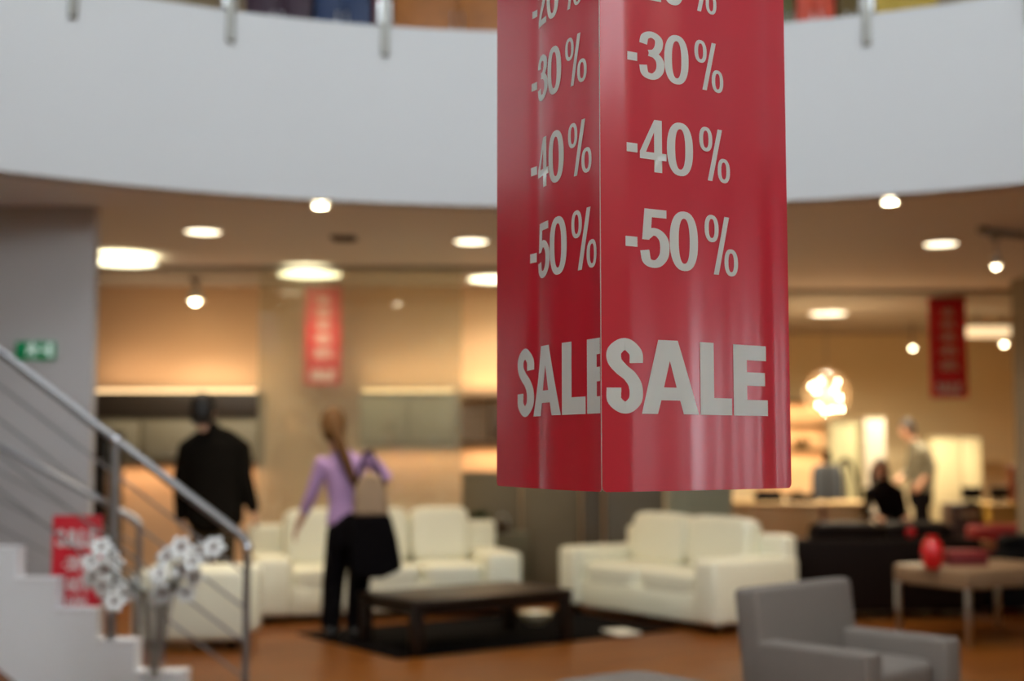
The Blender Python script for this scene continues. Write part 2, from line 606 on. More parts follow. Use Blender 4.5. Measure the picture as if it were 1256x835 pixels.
MB().ell((dv.x * 0.3, dv.y * 0.3, h0.z - Z_SOF - 0.012), (0.028, 0.028, 0.028)).build('bulb', MATS['spot_bulb'], head)
MB().cyl((dv.x * 0.3, dv.y * 0.3, -0.06), (dv.x * 0.3, dv.y * 0.3, h0.z - Z_SOF + 0.08), 0.008, n=8).build('stem', M_POST, t)

# lit bulkhead panel in the store ceiling
pa, pb = at_y(1187, 404, 16.0), at_y(1240, 408, 16.0)
o = MB().box(((pa.x + pb.x) / 2, 16.1, (pa.z + pb.z) / 2), (pb.x - pa.x, 0.2, 0.12), bevel=0.01).build('light_box', mat('light_box', (0.9, 0.7, 0.45), 0.5, emit=0.55, ecol=(1, 0.75, 0.42)))
tag(o, 'glowing beige ceiling light box right beside the red hanging banner', 'light box')
MB().box(((pa.x + pb.x) / 2 - 0.1, 16.1, (pa.z + Z_SOF) / 2), (0.03, 0.03, Z_SOF - pa.z), bevel=0).build('hanger', M_POST, o)

# ------------------------------------------------------------------ globe pendant
gp = at_y(1014, 483, 15.6)
t = thing('globe_pendant', 'round glass pendant lamp filled with small bright bulbs', 'pendant lamp', (gp.x, gp.y, gp.z))
MB().ell((0, 0, 0), (0.27, 0.27, 0.27), n=28).build('glass_globe', shop_glass('globe_glass', (1, 0.97, 0.9), 0.06, 0.03, (1, 0.8, 0.6)), t)
MB().cyl((0, 0, 0), (0, 0, Z_SOF - 0.04 - gp.z), 0.006, n=6).build('cable', M_POST, t)
MB().ell((0, 0, 0), (0.035, 0.035, 0.035)).build('hub', M_STEEL, t)
M_BULB = mat('pendant_bulb', (1, 0.9, 0.7), 0.4, emit=27.0, ecol=(1, 0.80, 0.50))
for bx_, bz_ in ((-20, 9), (-9, 15), (-13, 3), (-16, 11), (13, 15), (8, 4), (13, -5), (-11, -14), (-6, -21), (7, -19), (15, -19)):
    v = Vector((bx_ / 105.0, random.uniform(-0.12, 0.05), bz_ / 105.0))
    r_ = MB().cyl((0, 0, 0), v, 0.003, n=5).build('rod', M_STEEL, t)
    MB().ell(v, (0.0135, 0.0135, 0.0135), n=10).build('bulb', M_BULB, r_)
lamp('pendant_lamp', 'POINT', t, (0, -0.0, 0), 22, WARM, size=0.2)

# ------------------------------------------------------------------ lettering
def catmull(pts, k=8):
    P = [Vector((x, y)) for x, y in pts]
    P = [P[0] * 2 - P[1]] + P + [P[-1] * 2 - P[-2]]
    out = []
    for i in range(1, len(P) - 2):
        a, b_, c, d = P[i - 1:i + 3]
        for j in range(k):
            t_ = j / k
            out.append(0.5 * ((2 * b_) + (c - a) * t_ + (2 * a - 5 * b_ + 4 * c - d) * t_ ** 2 + (3 * b_ - a - 3 * c + d) * t_ ** 3))
    out.append(P[-2])
    return out


def stroke(pts, w, wv=None):
    """closed outline of a band swept along pts; w stem width, wv width of level strokes."""
    c = catmull(pts)
    wv = wv or w
    L, R = [], []
    for i in range(len(c)):
        d = (c[min(len(c) - 1, i + 1)] - c[max(0, i - 1)]).normalized()
        h = 0.5 * math.sqrt((w * d.y) ** 2 + (wv * d.x) ** 2)
        nrm = Vector((-d.y, d.x))
        L.append(c[i] + nrm * h)
        R.append(c[i] - nrm * h)
    return ('strip', L, R)


def ringp(cx, cy, rx, ry, tx, ty, n=36, p=2.35):
    def se(a, x, y):
        c, s = math.cos(a), math.sin(a)
        return Vector((cx + x * math.copysign(abs(c) ** (2 / p), c), cy + y * math.copysign(abs(s) ** (2 / p), s)))
    L = [se(2 * PI * i / n, rx, ry) for i in range(n + 1)]
    R = [se(2 * PI * i / n, rx - tx, ry - ty) for i in range(n + 1)]
    return ('strip', L, R)


def poly(*loops):
    return ('poly', [[Vector(p_) for p_ in l] for l in loops])


def rect(x0, y0, x1, y1):
    return poly([(x0, y0), (x1, y0), (x1, y1), (x0, y1)])


GLYPH = {
    'S': (0.47, [stroke([(0.385, 0.675), (0.37, 0.82), (0.235, 0.925), (0.105, 0.835), (0.10, 0.70), (0.19, 0.585), (0.30, 0.49), (0.372, 0.36), (0.365, 0.18), (0.235, 0.075), (0.10, 0.17), (0.09, 0.34)], 0.185, 0.155)]),
    'A': (0.74, [poly([(0, 0), (0.215, 1), (0.465, 1), (0.74, 0), (0.535, 0), (0.488, 0.185), (0.25, 0.185), (0.205, 0)], [(0.285, 0.36), (0.445, 0.36), (0.362, 0.72)])]),
    'L': (0.46, [poly([(0, 0), (0.46, 0), (0.46, 0.235), (0.195, 0.235), (0.195, 1), (0, 1)])]),
    'E': (0.49, [poly([(0, 0), (0.49, 0), (0.49, 0.225), (0.19, 0.225), (0.19, 0.425), (0.45, 0.425), (0.45, 0.615), (0.19, 0.615), (0.19, 0.785), (0.47, 0.785), (0.47, 1), (0, 1)])]),
    '0': (0.47, [ringp(0.235, 0.5, 0.235, 0.515, 0.145, 0.125)]),
    '1': (0.34, [poly([(0.12, 0), (0.27, 0), (0.27, 1), (0.16, 1), (0.10, 0.86), (0.0, 0.82), (0.0, 0.70), (0.12, 0.72)])]),
    '2': (0.46, [stroke([(0.075, 0.69), (0.11, 0.87), (0.24, 0.93), (0.365, 0.84), (0.365, 0.67), (0.27, 0.46), (0.13, 0.23), (0.095, 0.07)], 0.15, 0.14), rect(0.025, 0, 0.45, 0.15)]),
    '3': (0.46, [stroke([(0.075, 0.72), (0.11, 0.87), (0.235, 0.93), (0.36, 0.85), (0.36, 0.69), (0.29, 0.575), (0.18, 0.54)], 0.15, 0.13),
                 stroke([(0.18, 0.545), (0.30, 0.51), (0.385, 0.40), (0.385, 0.22), (0.30, 0.09), (0.20, 0.065), (0.10, 0.12), (0.07, 0.28)], 0.15, 0.13)]),
    '4': (0.49, [poly([(0.27, 1), (0.41, 1), (0.41, 0.37), (0.49, 0.37), (0.49, 0.235), (0.41, 0.235), (0.41, 0), (0.265, 0), (0.265, 0.235), (0.0, 0.235), (0.0, 0.37)], [(0.265, 0.37), (0.265, 0.76), (0.115, 0.37)])]),
    '5': (0.47, [poly([(0.075, 1), (0.43, 1), (0.43, 0.86), (0.195, 0.86), (0.18, 0.62), (0.15, 0.47), (0.035, 0.47)]),
                 stroke([(0.10, 0.53), (0.20, 0.61), (0.31, 0.585), (0.39, 0.46), (0.39, 0.24), (0.31, 0.10), (0.21, 0.065), (0.11, 0.115), (0.075, 0.29)], 0.15, 0.13)]),
    '%': (0.62, [ringp(0.125, 0.78, 0.132, 0.24, 0.078, 0.072), ringp(0.495, 0.22, 0.132, 0.24, 0.078, 0.072), poly([(0.155, -0.02), (0.25, -0.02), (0.465, 1.02), (0.37, 1.02)])]),
    '-': (0.23, [rect(0.01, 0.33, 0.215, 0.50)]),
}
GNAME = {'%': 'percent_sign', '-': 'minus_sign'}


def glyph_bm(ch, w, h):
    """2D bmesh (x right, y up) of the character scaled to width w and height h."""
    gw, parts = GLYPH[ch]
    bm = bmesh.new()
    for kind, *a in parts:
        if kind == 'strip':
            L, R = a
            vl = [bm.verts.new((q.x * w / gw, q.y * h, 0)) for q in L]
            vr = [bm.verts.new((q.x * w / gw, q.y * h, 0)) for q in R]
            for i in range(len(L) - 1):
                bm.faces.new((vl[i], vl[i + 1], vr[i + 1], vr[i]))
        else:
            loops = a[0]
            vv = [bm.verts.new((q.x * w / gw, q.y * h, 0)) for l in loops for q in l]
            for tri in tessellate_polygon([[Vector((q.x, q.y, 0)) for q in l] for l in loops]):
                try:
                    bm.faces.new([vv[i] for i in tri])
                except ValueError:
                    pass
    return bm


def put_glyph(ch, u, z, w, h, place, m, parent, umin=None, umax=None, fine=0.0):
    """place(u, z) -> local position; the print is laid on the (bent) surface."""
    bm = glyph_bm(ch, w, h)
    bmesh.ops.translate(bm, verts=bm.verts[:], vec=(u, z, 0))
    for lim, nx in ((umin, -1), (umax, 1)):
        if lim is not None:
            bmesh.ops.bisect_plane(bm, geom=bm.verts[:] + bm.edges[:] + bm.faces[:], plane_co=(lim, 0, 0), plane_no=(nx, 0, 0), clear_outer=True)
    if fine:
        k = math.floor(u / fine)
        while k * fine < u + w + fine:
            bmesh.ops.bisect_plane(bm, geom=bm.verts[:] + bm.edges[:] + bm.faces[:], plane_co=(k * fine, 0, 0), plane_no=(1, 0, 0))
            k += 1
    if not bm.faces:
        bm.free()
        return None
    for v in bm.verts:
        v.co = place(v.co.x, v.co.y)
    bmesh.ops.recalc_face_normals(bm, faces=bm.faces[:])
    name = GNAME.get(ch, 'letter' if ch in 'SALE' else 'digit')
    me = bpy.data.meshes.new(name)
    bm.to_mesh(me)
    bm.free()
    me.materials.append(m)
    for f in me.polygons:
        f.use_smooth = True
    o = bpy.data.objects.new(name, me)
    COL.objects.link(o)
    o.parent = parent
    return o


# ------------------------------------------------------------------ hanging sale sign
M_RED = mat('sign_red_gloss', (0.72, 0.008, 0.036), 0.30, coat=0.7, var=0.03, scale=3)
M_CORE = mat('sign_white_edge', (0.82, 0.78, 0.76), 0.5)
M_PRINT = mat('sign_white_print', (0.82, 0.82, 0.80), 0.45, coat=0.2, var=0.01)
S = SIGN_D
P0 = Vector((0.067 * S, 1.0 * S))
P1 = Vector(((969 - CX) / F_PX * 1.108 * S, 1.108 * S))
P2 = Vector(((609.5 - CX) / F_PX * 1.175 * S, 1.175 * S))
P3 = P1 + P2 - P0
Z_SB = at_y(738, 603.5, P0.y).z
Z_ST = Z_SB + 1.45
sign = thing('sale_sign', 'big glossy red four-sided SALE sign hanging on cables from the roof beam', 'sign', ((P0.x + P3.x) / 2, (P0.y + P3.y) / 2, Z_SB))
SO = Vector(((P0.x + P3.x) / 2, (P0.y + P3.y) / 2, Z_SB))
EPS_E = 0.0012


def sheet(pa, pb, wav, gap=0.0):
    """bent panel from pa (left edge seen from outside) to pb; returns (object, place(u,z,lift), width)."""
    e = (pb - pa)
    W = e.length
    e.normalize()
    nrm = Vector((e.y, -e.x))
    H = Z_ST - Z_SB
    NU = 60
    rc = 0.010

    def off(u):
        return wav(u / W)

    def pos(u, z, lift=0.0):
        q = pa + e * u + nrm * (off(u) + lift)
        return Vector((q.x - SO.x, q.y - SO.y, z))
    us = []
    for i in range(NU + 1):
        us.append(gap + (W - gap) * i / NU)
    us = sorted(set(us + [gap + rc * k for k in (0.1, 0.3, 0.6)] + [W - rc * k for k in (0.1, 0.3, 0.6)]))
    bm = bmesh.new()
    cols = []
    for u in us:
        du = min(u - gap, W - u)
        zb = rc - math.sqrt(max(0, rc * rc - (rc - du) ** 2)) if du < rc else 0.0
        zs = [zb, 0.25, 0.6, 1.0, H]
        fr_ = [bm.verts.new(pos(u, z)) for z in zs]
        bk = [bm.verts.new(pos(u, z, -0.0025)) for z in zs]
        cols.append((fr_, bk))
    for i in range(len(cols) - 1):
        (f0, b0), (f1, b1) = cols[i], cols[i + 1]
        for k in range(4):
            bm.faces.new((f0[k], f1[k], f1[k + 1], f0[k + 1])).smooth = True
            bm.faces.new((b1[k], b0[k], b0[k + 1], b1[k + 1])).smooth = True
        bm.faces.new((f0[0], b0[0], b1[0], f1[0])).material_index = 1
        bm.faces.new((f0[4], f1[4], b1[4], b0[4])).material_index = 1
    for (f, bk), rev in ((cols[0], 0), (cols[-1], 1)):
        for k in range(4):
            bm.faces.new((f[k], f[k + 1], bk[k + 1], bk[k])).material_index = 1
    bmesh.ops.recalc_face_normals(bm, faces=bm.faces[:])
    me = bpy.data.meshes.new('panel')
    bm.to_mesh(me)
    bm.free()
    me.materials.append(M_RED)
    me.materials.append(M_CORE)
    me.set_sharp_from_angle(angle=math.radians(40))
    o = bpy.data.objects.new('panel', me)
    COL.objects.link(o)
    o.parent = sign
    return o, (lambda u, z: pos(u, z, 0.0009)), W


def tR(px):  # crop pixel on the right face -> fraction of its width
    q = (px - 455) / 767.0
    return q / (1.108 - 0.108 * q)


# rows: fraction positions of glyphs for the -50% line, measured on the right face
ROW = [('-', 548, 600), ('5', 607, 720), ('0', 722, 833), ('%', 863, 1005)]
SALE = [('S', 478, 613), ('A', 609, 829), ('L', 836, 972), ('E', 980, 1126)]


def zrow(py, px):
    t_ = tR((px - 600) * 3.305)
    return at_y(px, py, P0.y + (P1.y - P0.y) * t_).z - Z_SB


z50, h50 = zrow(329.5, 801), zrow(258, 801) - zrow(329.5, 801)
z40, h40 = zrow(212.5, 800), zrow(148.5, 800) - zrow(212.5, 800)
z30, h30 = zrow(99.5, 798), zrow(40.5, 798) - zrow(99.5, 798)
dz = z30 - z40
ROWS = [('50', z50, h50, 0.1105, 1.0), ('40', z40, h40, 0.119, 0.917), ('30', z30, h30, 0.125, 0.849),
        ('20', z30 + dz * 0.87, h30 * 0.91, 0.133, 0.775), ('10', z30 + dz * 1.68, h30 * 0.82, 0.14, 0.70)]
zS, hS = zrow(508, 815), zrow(418, 815) - zrow(508, 815)


def print_sheet(o, place, W, shift, shift_s=None):
    def g_(ch, t0, t1, z, h, sh=None):
        put_glyph(ch, (t0 + (shift if sh is None else sh)) * W, z, (t1 - t0) * W, h, place, M_PRINT, o, umin=0.004, umax=W - 0.002, fine=0.009)
    base0 = tR(548)
    for dg, z, h, t0, k in ROWS:
        chars = ['-', dg[0], dg[1], '%']
        for ch, (_, a, b_) in zip(chars, ROW):
            ta, tb = t0 + (tR(a) - base0) * k, t0 + (tR(b_) - base0) * k
            if ch == '1':
                ta += 0.03 * k
                tb -= 0.02 * k
            g_(ch, ta, tb, z, h)
    for ch, a, b_ in SALE:
        g_(ch, tR(a), tR(b_), zS, hS, shift_s)


def bump_(t_, c, w):
    return math.exp(-((t_ - c) / w) ** 2)


def wav_r(t_):
    return (0.015 * math.sin(PI * t_) + 0.0022 * bump_(t_, 0.12, 0.07) - 0.0030 * bump_(t_, 0.68, 0.10) + 0.0020 * bump_(t_, 0.42, 0.10) - 0.0022 * bump_(t_, 0.9, 0.05)) * (1 if 0 < t_ < 1 else 1)


def wav_l(t_):
    return 0.006 * math.sin(PI * t_) - 0.0035 * bump_(t_, 0.45, 0.05) + 0.0035 * bump_(t_, 0.62, 0.10) - 0.003 * bump_(t_, 0.92, 0.07)


o, pl, W = sheet(P0, P1, wav_r)
print_sheet(o, pl, W, -0.006)
o, pl, W = sheet(P2, P0 + (P2 - P0).normalized() * 0.003, wav_l)
print_sheet(o, pl, W, 0.272, 0.226)
o, pl, W = sheet(P1 + (P3 - P1).normalized() * 0.003, P3, wav_r)
print_sheet(o, pl, W, 0.06)
o, pl, W = sheet(P3 + (P2 - P3).normalized() * 0.003, P2 + (P3 - P2).normalized() * 0.003, wav_r)
print_sheet(o, pl, W, 0.06)
fr = MB()
HS = Z_ST - Z_SB
q4 = [Vector((p_.x - SO.x, p_.y - SO.y, 0)) * 0.96 for p_ in (P0, P1, P3, P2)]
for i in range(4):
    fr.cyl(q4[i] + Vector((0, 0, HS - 0.03)), q4[(i + 1) % 4] + Vector((0, 0, HS - 0.03)), 0.006, n=8)
fr.build('hanging_frame', M_STEEL, sign)
for i in (0, 2):
    top = Vector((0.35, 3.70, 7.36)) - SO
    MB().tube([q4[i] + Vector((0, 0, HS - 0.03)), Vector((top.x + (q4[i].x) * 0.5, top.y, top.z))], 0.0015, n=5).build('cable', M_STEEL, sign)


# ------------------------------------------------------------------ smaller flat sale posters
def flat_print(parent, rows, w, h, m, thick):
    """rows: (text, z0, height) centred on a flat board of width w standing in XZ, front at -Y."""
    for text, z0, hh in rows:
        tot = sum(GLYPH[c][0] for c in text) + 0.05 * (len(text) - 1)
        k = min(hh, 0.82 * w / tot)
        u = -tot * k / 2
        for c in text:
            gw = GLYPH[c][0] * k
            put_glyph(c, u, z0, gw, hh, lambda a, z: Vector((a, -thick / 2 - 0.001, z)), m, parent)
            u += gw + 0.05 * k


def banner(px0, px1, py0, py1, y, label, m):
    a, b_ = at_y(px0, py1, y), at_y(px1, py0, y)
    w, h = b_.x - a.x, b_.z - a.z
    t = thing('hanging_banner', label, 'banner', ((a.x + b_.x) / 2, y, a.z))
    s = MB().box((0, 0, h / 2), (w, 0.008, h), bevel=0.001).build('sheet', m, t)
    flat_print(s, [('SALE', h * 0.045, h * 0.105), ('-50%', h * 0.27, h * 0.10), ('-40%', h * 0.42, h * 0.09), ('-30%', h * 0.56, h * 0.08), ('-20%', h * 0.69, h * 0.075), ('-10%', h * 0.81, h * 0.07)], w, h, M_PRINT, 0.008)
    MB().cyl((-w / 2, 0, h), (w / 2, 0, h), 0.012, n=8).build('top_rod', M_STEEL, t)
    zc = Z_SOF - 0.04 - a.z
    for sx in (-0.4, 0.4):
        if zc > h + 0.02:
            MB().cyl((sx * w, 0, h), (sx * w, 0, zc), 0.003, n=5).build('cord', M_STEEL, t)
    return t


M_REDCLOTH = mat('banner_red', (0.70, 0.012, 0.03), 0.5, var=0.05)
banner(1141, 1184, 364, 488, 14.6, 'red SALE banner hanging in the store on the right of the big sign', M_REDCLOTH)
banner(373, 419, 350, 472, 13.1, 'red SALE banner hanging behind the shop glass', M_REDCLOTH)

# ------------------------------------------------------------------ exit sign
a, b_ = at_y(20, 441, WY), at_y(69, 419, WY)
w, h = b_.x - a.x, b_.z - a.z
t = thing('exit_sign', 'green emergency exit sign with white running figure on grey wall', 'exit sign', ((a.x + b_.x) / 2, WY - 0.012, a.z))
M_GREEN = mat('exit_green', (0.004, 0.16, 0.055), 0.4, emit=0.05, ecol=(0.0, 0.6, 0.2))
M_PICT = mat('exit_white', (0.75, 0.85, 0.78), 0.4, emit=0.12, ecol=(0.8, 1, 0.9))
pn = MB().box((0, 0, h / 2), (w, 0.024, h), bevel=0.003).build('panel', M_GREEN, t)


def pict(name, polys):
    q = MB()
    for p_ in polys:
        q.prism(p_, -0.0145, -0.0122)
    return q.build(name, M_PICT, pn, flat=True)


pict('running_figure', [[(-0.065, 0.035), (-0.05, 0.03), (-0.035, 0.055), (-0.02, 0.05), (-0.012, 0.02), (0.002, 0.02), (-0.005, 0.06), (-0.02, 0.085), (0.0, 0.075), (0.01, 0.082), (-0.012, 0.1), (-0.035, 0.1), (-0.06, 0.08), (-0.055, 0.072), (-0.04, 0.085), (-0.045, 0.06)]])
pict('running_head', [[(-0.022 + 0.011 * math.cos(k * PI / 6), 0.113 + 0.010 * math.sin(k * PI / 6)) for k in range(12)]])
pict('doorway', [[(0.085, 0.018), (0.115, 0.018), (0.115, 0.115), (0.085, 0.115)]])
pict('arrow', [[(0.02, 0.058), (0.045, 0.058), (0.045, 0.045), (0.07, 0.066), (0.045, 0.087), (0.045, 0.074), (0.02, 0.074)]])

# ------------------------------------------------------------------ staircase
SY = 7.5
ST_X1 = at_y(227, 800, SY).x
RUN, RISE = 0.2235, 0.1700
sx0 = at_y(166, 785, SY).x            # nosing of the second step
stair = thing('staircase', 'white stepped stair wall with a steel handrail behind the flowers', 'staircase', (ST_X1, SY, 0))
noses = [ST_X1, sx0] + [sx0 - RUN * k for k in range(1, 14)]
prof = [(noses[0] - ST_X1, 0.0)]
for k, x in enumerate(noses):
    prof += [(x - ST_X1, RISE * k), (x - ST_X1, RISE * (k + 1))]
xe, ze = noses[-1] - RUN - ST_X1, RISE * len(noses)
prof.append((xe, ze))
low_s = RISE / RUN
u0 = at_y(0, 822, SY)
zl = u0.z + (u0.x - (xe + ST_X1)) * low_s
prof.append((xe, zl))
xz0 = u0.x + u0.z / low_s - ST_X1
prof.append((xz0, 0.0))
cl = [prof[0]]
for p_ in prof[1:]:
    if abs(p_[0] - cl[-1][0]) + abs(p_[1] - cl[-1][1]) > 1e-6:
        cl.append(p_)
M_STAIRW = mat('stair_white', (0.80, 0.80, 0.81), 0.6, var=0.02)
MB().prism(cl, 0.0, 0.14).build('step_wall', M_STAIRW, stair, flat=True)
for k, x in enumerate(noses):
    nx = noses[k + 1] if k + 1 < len(noses) else x - RUN
    MB().box(((x + nx) / 2 - ST_X1, 0.07, RISE * (k + 1) + 0.0), (x - nx + 0.006, 0.15, 0.012), bevel=0.003).build('step_cap', M_STAIRW, stair)

# near railing
ra, rb = at_y(0, 431, SY + 0.03), at_y(296, 657, SY + 0.03)
rs = (ra.z - rb.z) / (ra.x - rb.x)
rail1 = MB()
xl = rb.x - 3.2
pts = [(xl - ST_X1, 0.03, rb.z + rs * (xl - rb.x)), (rb.x - ST_X1, 0.03, rb.z), (rb.x - ST_X1 + 0.035, 0.03, rb.z - 0.05)]
rail1.tube(pts, 0.026, n=12).build('handrail', M_RAIL, stair)


def stair_z(x):
    z = 0.0
    for k, nx in enumerate(noses):
        if x < nx:
            z = RISE * (k + 1)
    return z


post_x = [at_y(303, 700, SY + 0.03).x, at_y(138, 700, SY + 0.03).x]
post_x.append(2 * post_x[1] - post_x[0])
for i, x in enumerate(post_x):
    zt = rb.z + rs * (x - rb.x) - (0.04 if i == 0 else 0.0)
    po = MB().cyl((x - ST_X1, 0.03, stair_z(x)), (x - ST_X1, 0.03, zt), 0.021 if i == 0 else 0.028, n=12).build('post', M_RAIL, stair)
    MB().ell((x - ST_X1, 0.03, zt), (0.034, 0.034, 0.03)).build('joint', mat('polished_steel', (0.75, 0.75, 0.78), 0.12, metal=1.0), po)
for k in range(1, 5):
    dzr = -0.19 * k
    xr = post_x[0]
    MB().tube([(xl - ST_X1, 0.03, rb.z + rs * (xl - rb.x) + dzr), (xr - ST_X1, 0.03, rb.z + rs * (xr - rb.x) + dzr + 0.0)], 0.0075, n=6).build('rod', M_RAIL, stair)
# far railing
fa, fb = at_y(166, 636, SY + 1.45), at_y(0, 547, SY + 1.45)
fs_ = (fb.z - fa.z) / (fb.x - fa.x)
xo = fb.x - 1.0
fr = thing('stair_railing', 'second steel stair railing between the stepped wall and the grey wall', 'railing', (fa.x, SY + 1.45, 0))
MB().tube([(xo - fa.x, 0, fb.z - fs_ * 1.0), (0, 0, fa.z), (0.03, 0, fa.z - 0.04)], 0.022, n=12).build('handrail', M_RAIL, fr)
for x in (fa.x + 0.03, fa.x - 1.1, xo):
    MB().cyl((x - fa.x, 0, 0), (x - fa.x, 0, fa.z + fs_ * min(0, x - fa.x) - (0.04 if x > fa.x else 0)), 0.02, n=12).build('post', M_RAIL, fr)
for k in (1, 2, 3):
    MB().tube([(xo - fa.x, 0, fb.z - fs_ * 1.0 - 0.18 * k), (0.03, 0, fa.z - 0.18 * k)], 0.006, n=6).build('rod', M_RAIL, fr)

# red poster on the inside of the near railing
a, b_ = at_y(61, 776, SY + 0.2), at_y(126, 632, SY + 0.2)
w, h = b_.x - a.x, b_.z - a.z
t = thing('sale_poster', 'small red SALE poster on a stand behind the stepped white wall', 'poster', ((a.x + b_.x) / 2, SY + 0.2, a.z))
for sx in (-1, 1):
    MB().cyl((sx * w * 0.4, 0.012, -a.z), (sx * w * 0.4, 0.012, h * 0.8), 0.008, n=8).build('stand_leg', M_POST, t)
MB().box((0, 0.012, -a.z + 0.01), (w, 0.07, 0.02)).build('stand_foot', M_POST, t)
s = MB().box((0, 0, h / 2), (w, 0.012, h), bevel=0.002).build('board', M_REDCLOTH, t)
flat_print(s, [('SALE', h * 0.73, h * 0.15), ('-30%', h * 0.53, h * 0.12), ('-40%', h * 0.35, h * 0.12), ('-50%', h * 0.18, h * 0.12)], w, h, M_PRINT, 0.012)

# ------------------------------------------------------------------ flowers in a tall vase
VY = 7.15
vb = at_y(190, 800, VY)
vase = thing('floor_vase', 'tall flared grey glass vase on the floor before the stairs', 'vase', (vb.x, VY, 0))
vz = at_y(190, 722, VY).z
M_VASE = shop_glass('vase_glass', (0.93, 0.93, 0.93), 0.07, 0.06, (0.7, 0.7, 0.7))
MB().lathe([(0.001, 0.0), (0.085, 0.0), (0.08, 0.02), (0.045, 0.06), (0.05, 0.22), (0.07, 0.45), (0.105, vz), (0.099, vz), (0.064, 0.45), (0.044, 0.22), (0.03, 0.08), (0.001, 0.07)], n=28).build('glass_body', M_VASE, vase)
MB().lathe([(0.001, 0.085), (0.032, 0.085), (0.042, 0.2), (0.001, 0.2)], n=20).build('pebble_filling', mat('pebbles', (0.6, 0.6, 0.6), 0.7, var=0.3, scale=60), vase)
M_PETAL = mat('petal_white', (0.80, 0.79, 0.76), 0.5, var=0.05)
M_STEM = mat('stem_brown_green', (0.10, 0.09, 0.05), 0.6)
M_HEART = mat('flower_heart', (0.16, 0.07, 0.05), 0.6)


def petal_mesh():
    bm = bmesh.new()
    rows = []
    for i in range(6):
        s_ = i / 5
        w_ = 0.019 * math.sin(PI * min(0.97, s_ * 0.86 + 0.12))
        zc = 0.012 * math.sin(PI * s_ * 0.9) - 0.004 * s_
        rows.append([bm.verts.new((0.006 + 0.046 * s_, k * w_, zc - abs(k) * 0.004)) for k in (-1, -0.5, 0, 0.5, 1)])
    for i in range(5):
        for k in range(4):
            bm.faces.new((rows[i][k], rows[i + 1][k], rows[i + 1][k + 1], rows[i][k + 1])).smooth = True
    me = bpy.data.meshes.new('petal')
    bm.to_mesh(me)
    bm.free()
    me.materials.append(M_PETAL)
    return me


PETAL = petal_mesh()
fl_px = [(112, 690), (124, 672), (128, 700), (126, 720), (140, 712), (150, 728), (140, 738), (160, 722), (114, 708), (136, 690),
         (195, 705), (205, 684), (198, 728), (222, 672), (212, 722), (222, 700), (236, 690), (246, 676), (258, 680), (240, 708), (228, 728), (262, 672)]
for i, (px, py) in enumerate(fl_px):
    y = VY + random.uniform(-0.09, 0.09)
    q = at_y(px, py, y)
    left = px < 175
    t = thing('white_flower', 'white open flower in the half of the bouquet in front of the red poster' if left else 'white open flower in the half of the bouquet in front of the white armchair', 'flower', (vb.x, VY, 0.10), 0, 'white flowers in the tall vase, ' + ('poster side' if left else 'armchair side'))
    base = Vector((vb.x, VY, 0.10))
    tip = q - base
    mouth = Vector((max(-0.06, min(0.06, tip.x * 0.35)), (y - VY) * 0.5, vz - 0.12))
    MB().tube([(0.012 * (1 if left else -1), 0, 0.0), mouth * 0.55, mouth, mouth.lerp(tip, 0.6) + Vector((0, 0, 0.03)), tip], 0.0035, n=6).build('stem', M_STEM, t)
    hd = MB().ell((0, 0, 0.006), (0.013, 0.013, 0.010), n=8).build('flower_head', M_HEART, t, loc=tip)
    nd = Vector((random.uniform(-0.6, 0.6), -1.0, random.uniform(-0.1, 0.7)))
    hd.rotation_euler = nd.to_track_quat('Z', 'Y').to_euler()
    sc = random.uniform(1.1, 1.4)
    hd.scale = (sc, sc, sc)
    for k in range(6):
        pe = bpy.data.objects.new('petal', PETAL)
        COL.objects.link(pe)
        pe.parent = hd
        pe.rotation_euler = (0, -0.25 if k % 2 else -0.1, k * PI / 3)


# ------------------------------------------------------------------ sofas and chairs
def sofa(name, label, loc, rz, W=2.1, D=0.92, arm_h=0.55, back_h=0.78, arm_w=0.24, seats=2, m=None, cat='sofa', legm=None, plinth=0.07, seat_h=0.42):
    m = m or M_LEATHER
    t = thing(name, label, cat, (loc[0], loc[1], 0), rz)
    MB().box((0, 0.02, plinth + 0.11), (W - 2 * arm_w + 0.02, D - 0.06, 0.22), bevel=0.02).build('base', m, t)
    iw = W - 2 * arm_w
    for i in range(seats):
        cx = -iw / 2 + iw / seats * (i + 0.5)
        MB().puff((cx, -0.06, seat_h - 0.075), (iw / seats - 0.008, D - 0.22, 0.19), p=7).build('seat_cushion', m, t)
        MB().puff((cx, D / 2 - 0.235, (seat_h + back_h) / 2 + 0.02), (iw / seats - 0.01, 0.20, back_h - seat_h + 0.06), p=6, rx=-0.16).build('back_cushion', m, t)
    MB().box((0, D / 2 - 0.085, plinth + (back_h - 0.08 - plinth) / 2), (W - 0.04, 0.17, back_h - 0.08 - plinth), bevel=0.04, seg=3).build('backrest', m, t)
    for s_ in (-1, 1):
        MB().box((s_ * (W / 2 - arm_w / 2), 0, plinth + (arm_h - plinth) / 2), (arm_w, D, arm_h - plinth), bevel=0.045, seg=3).build('armrest', m, t)
    for sx in (-1, 1):
        for sy in (-1, 1):
            MB().box((sx * (W / 2 - 0.12), sy * (D / 2 - 0.12), plinth / 2), (0.06, 0.06, plinth + 0.01)).build('leg', legm or M_DARKWOOD, t)
    return t


def place_front(A, B, D):
    """front-left (seen from the front side) A and front-right B on the floor -> centre, rotation."""
    A, B = Vector(A), Vector(B)
    e = (B - A).normalized()
    back = Vector((-e.y, e.x))
    c = (A + B) / 2 + back * D / 2
    return (c.x, c.y), math.atan2(e.y, e.x), (B - A).length


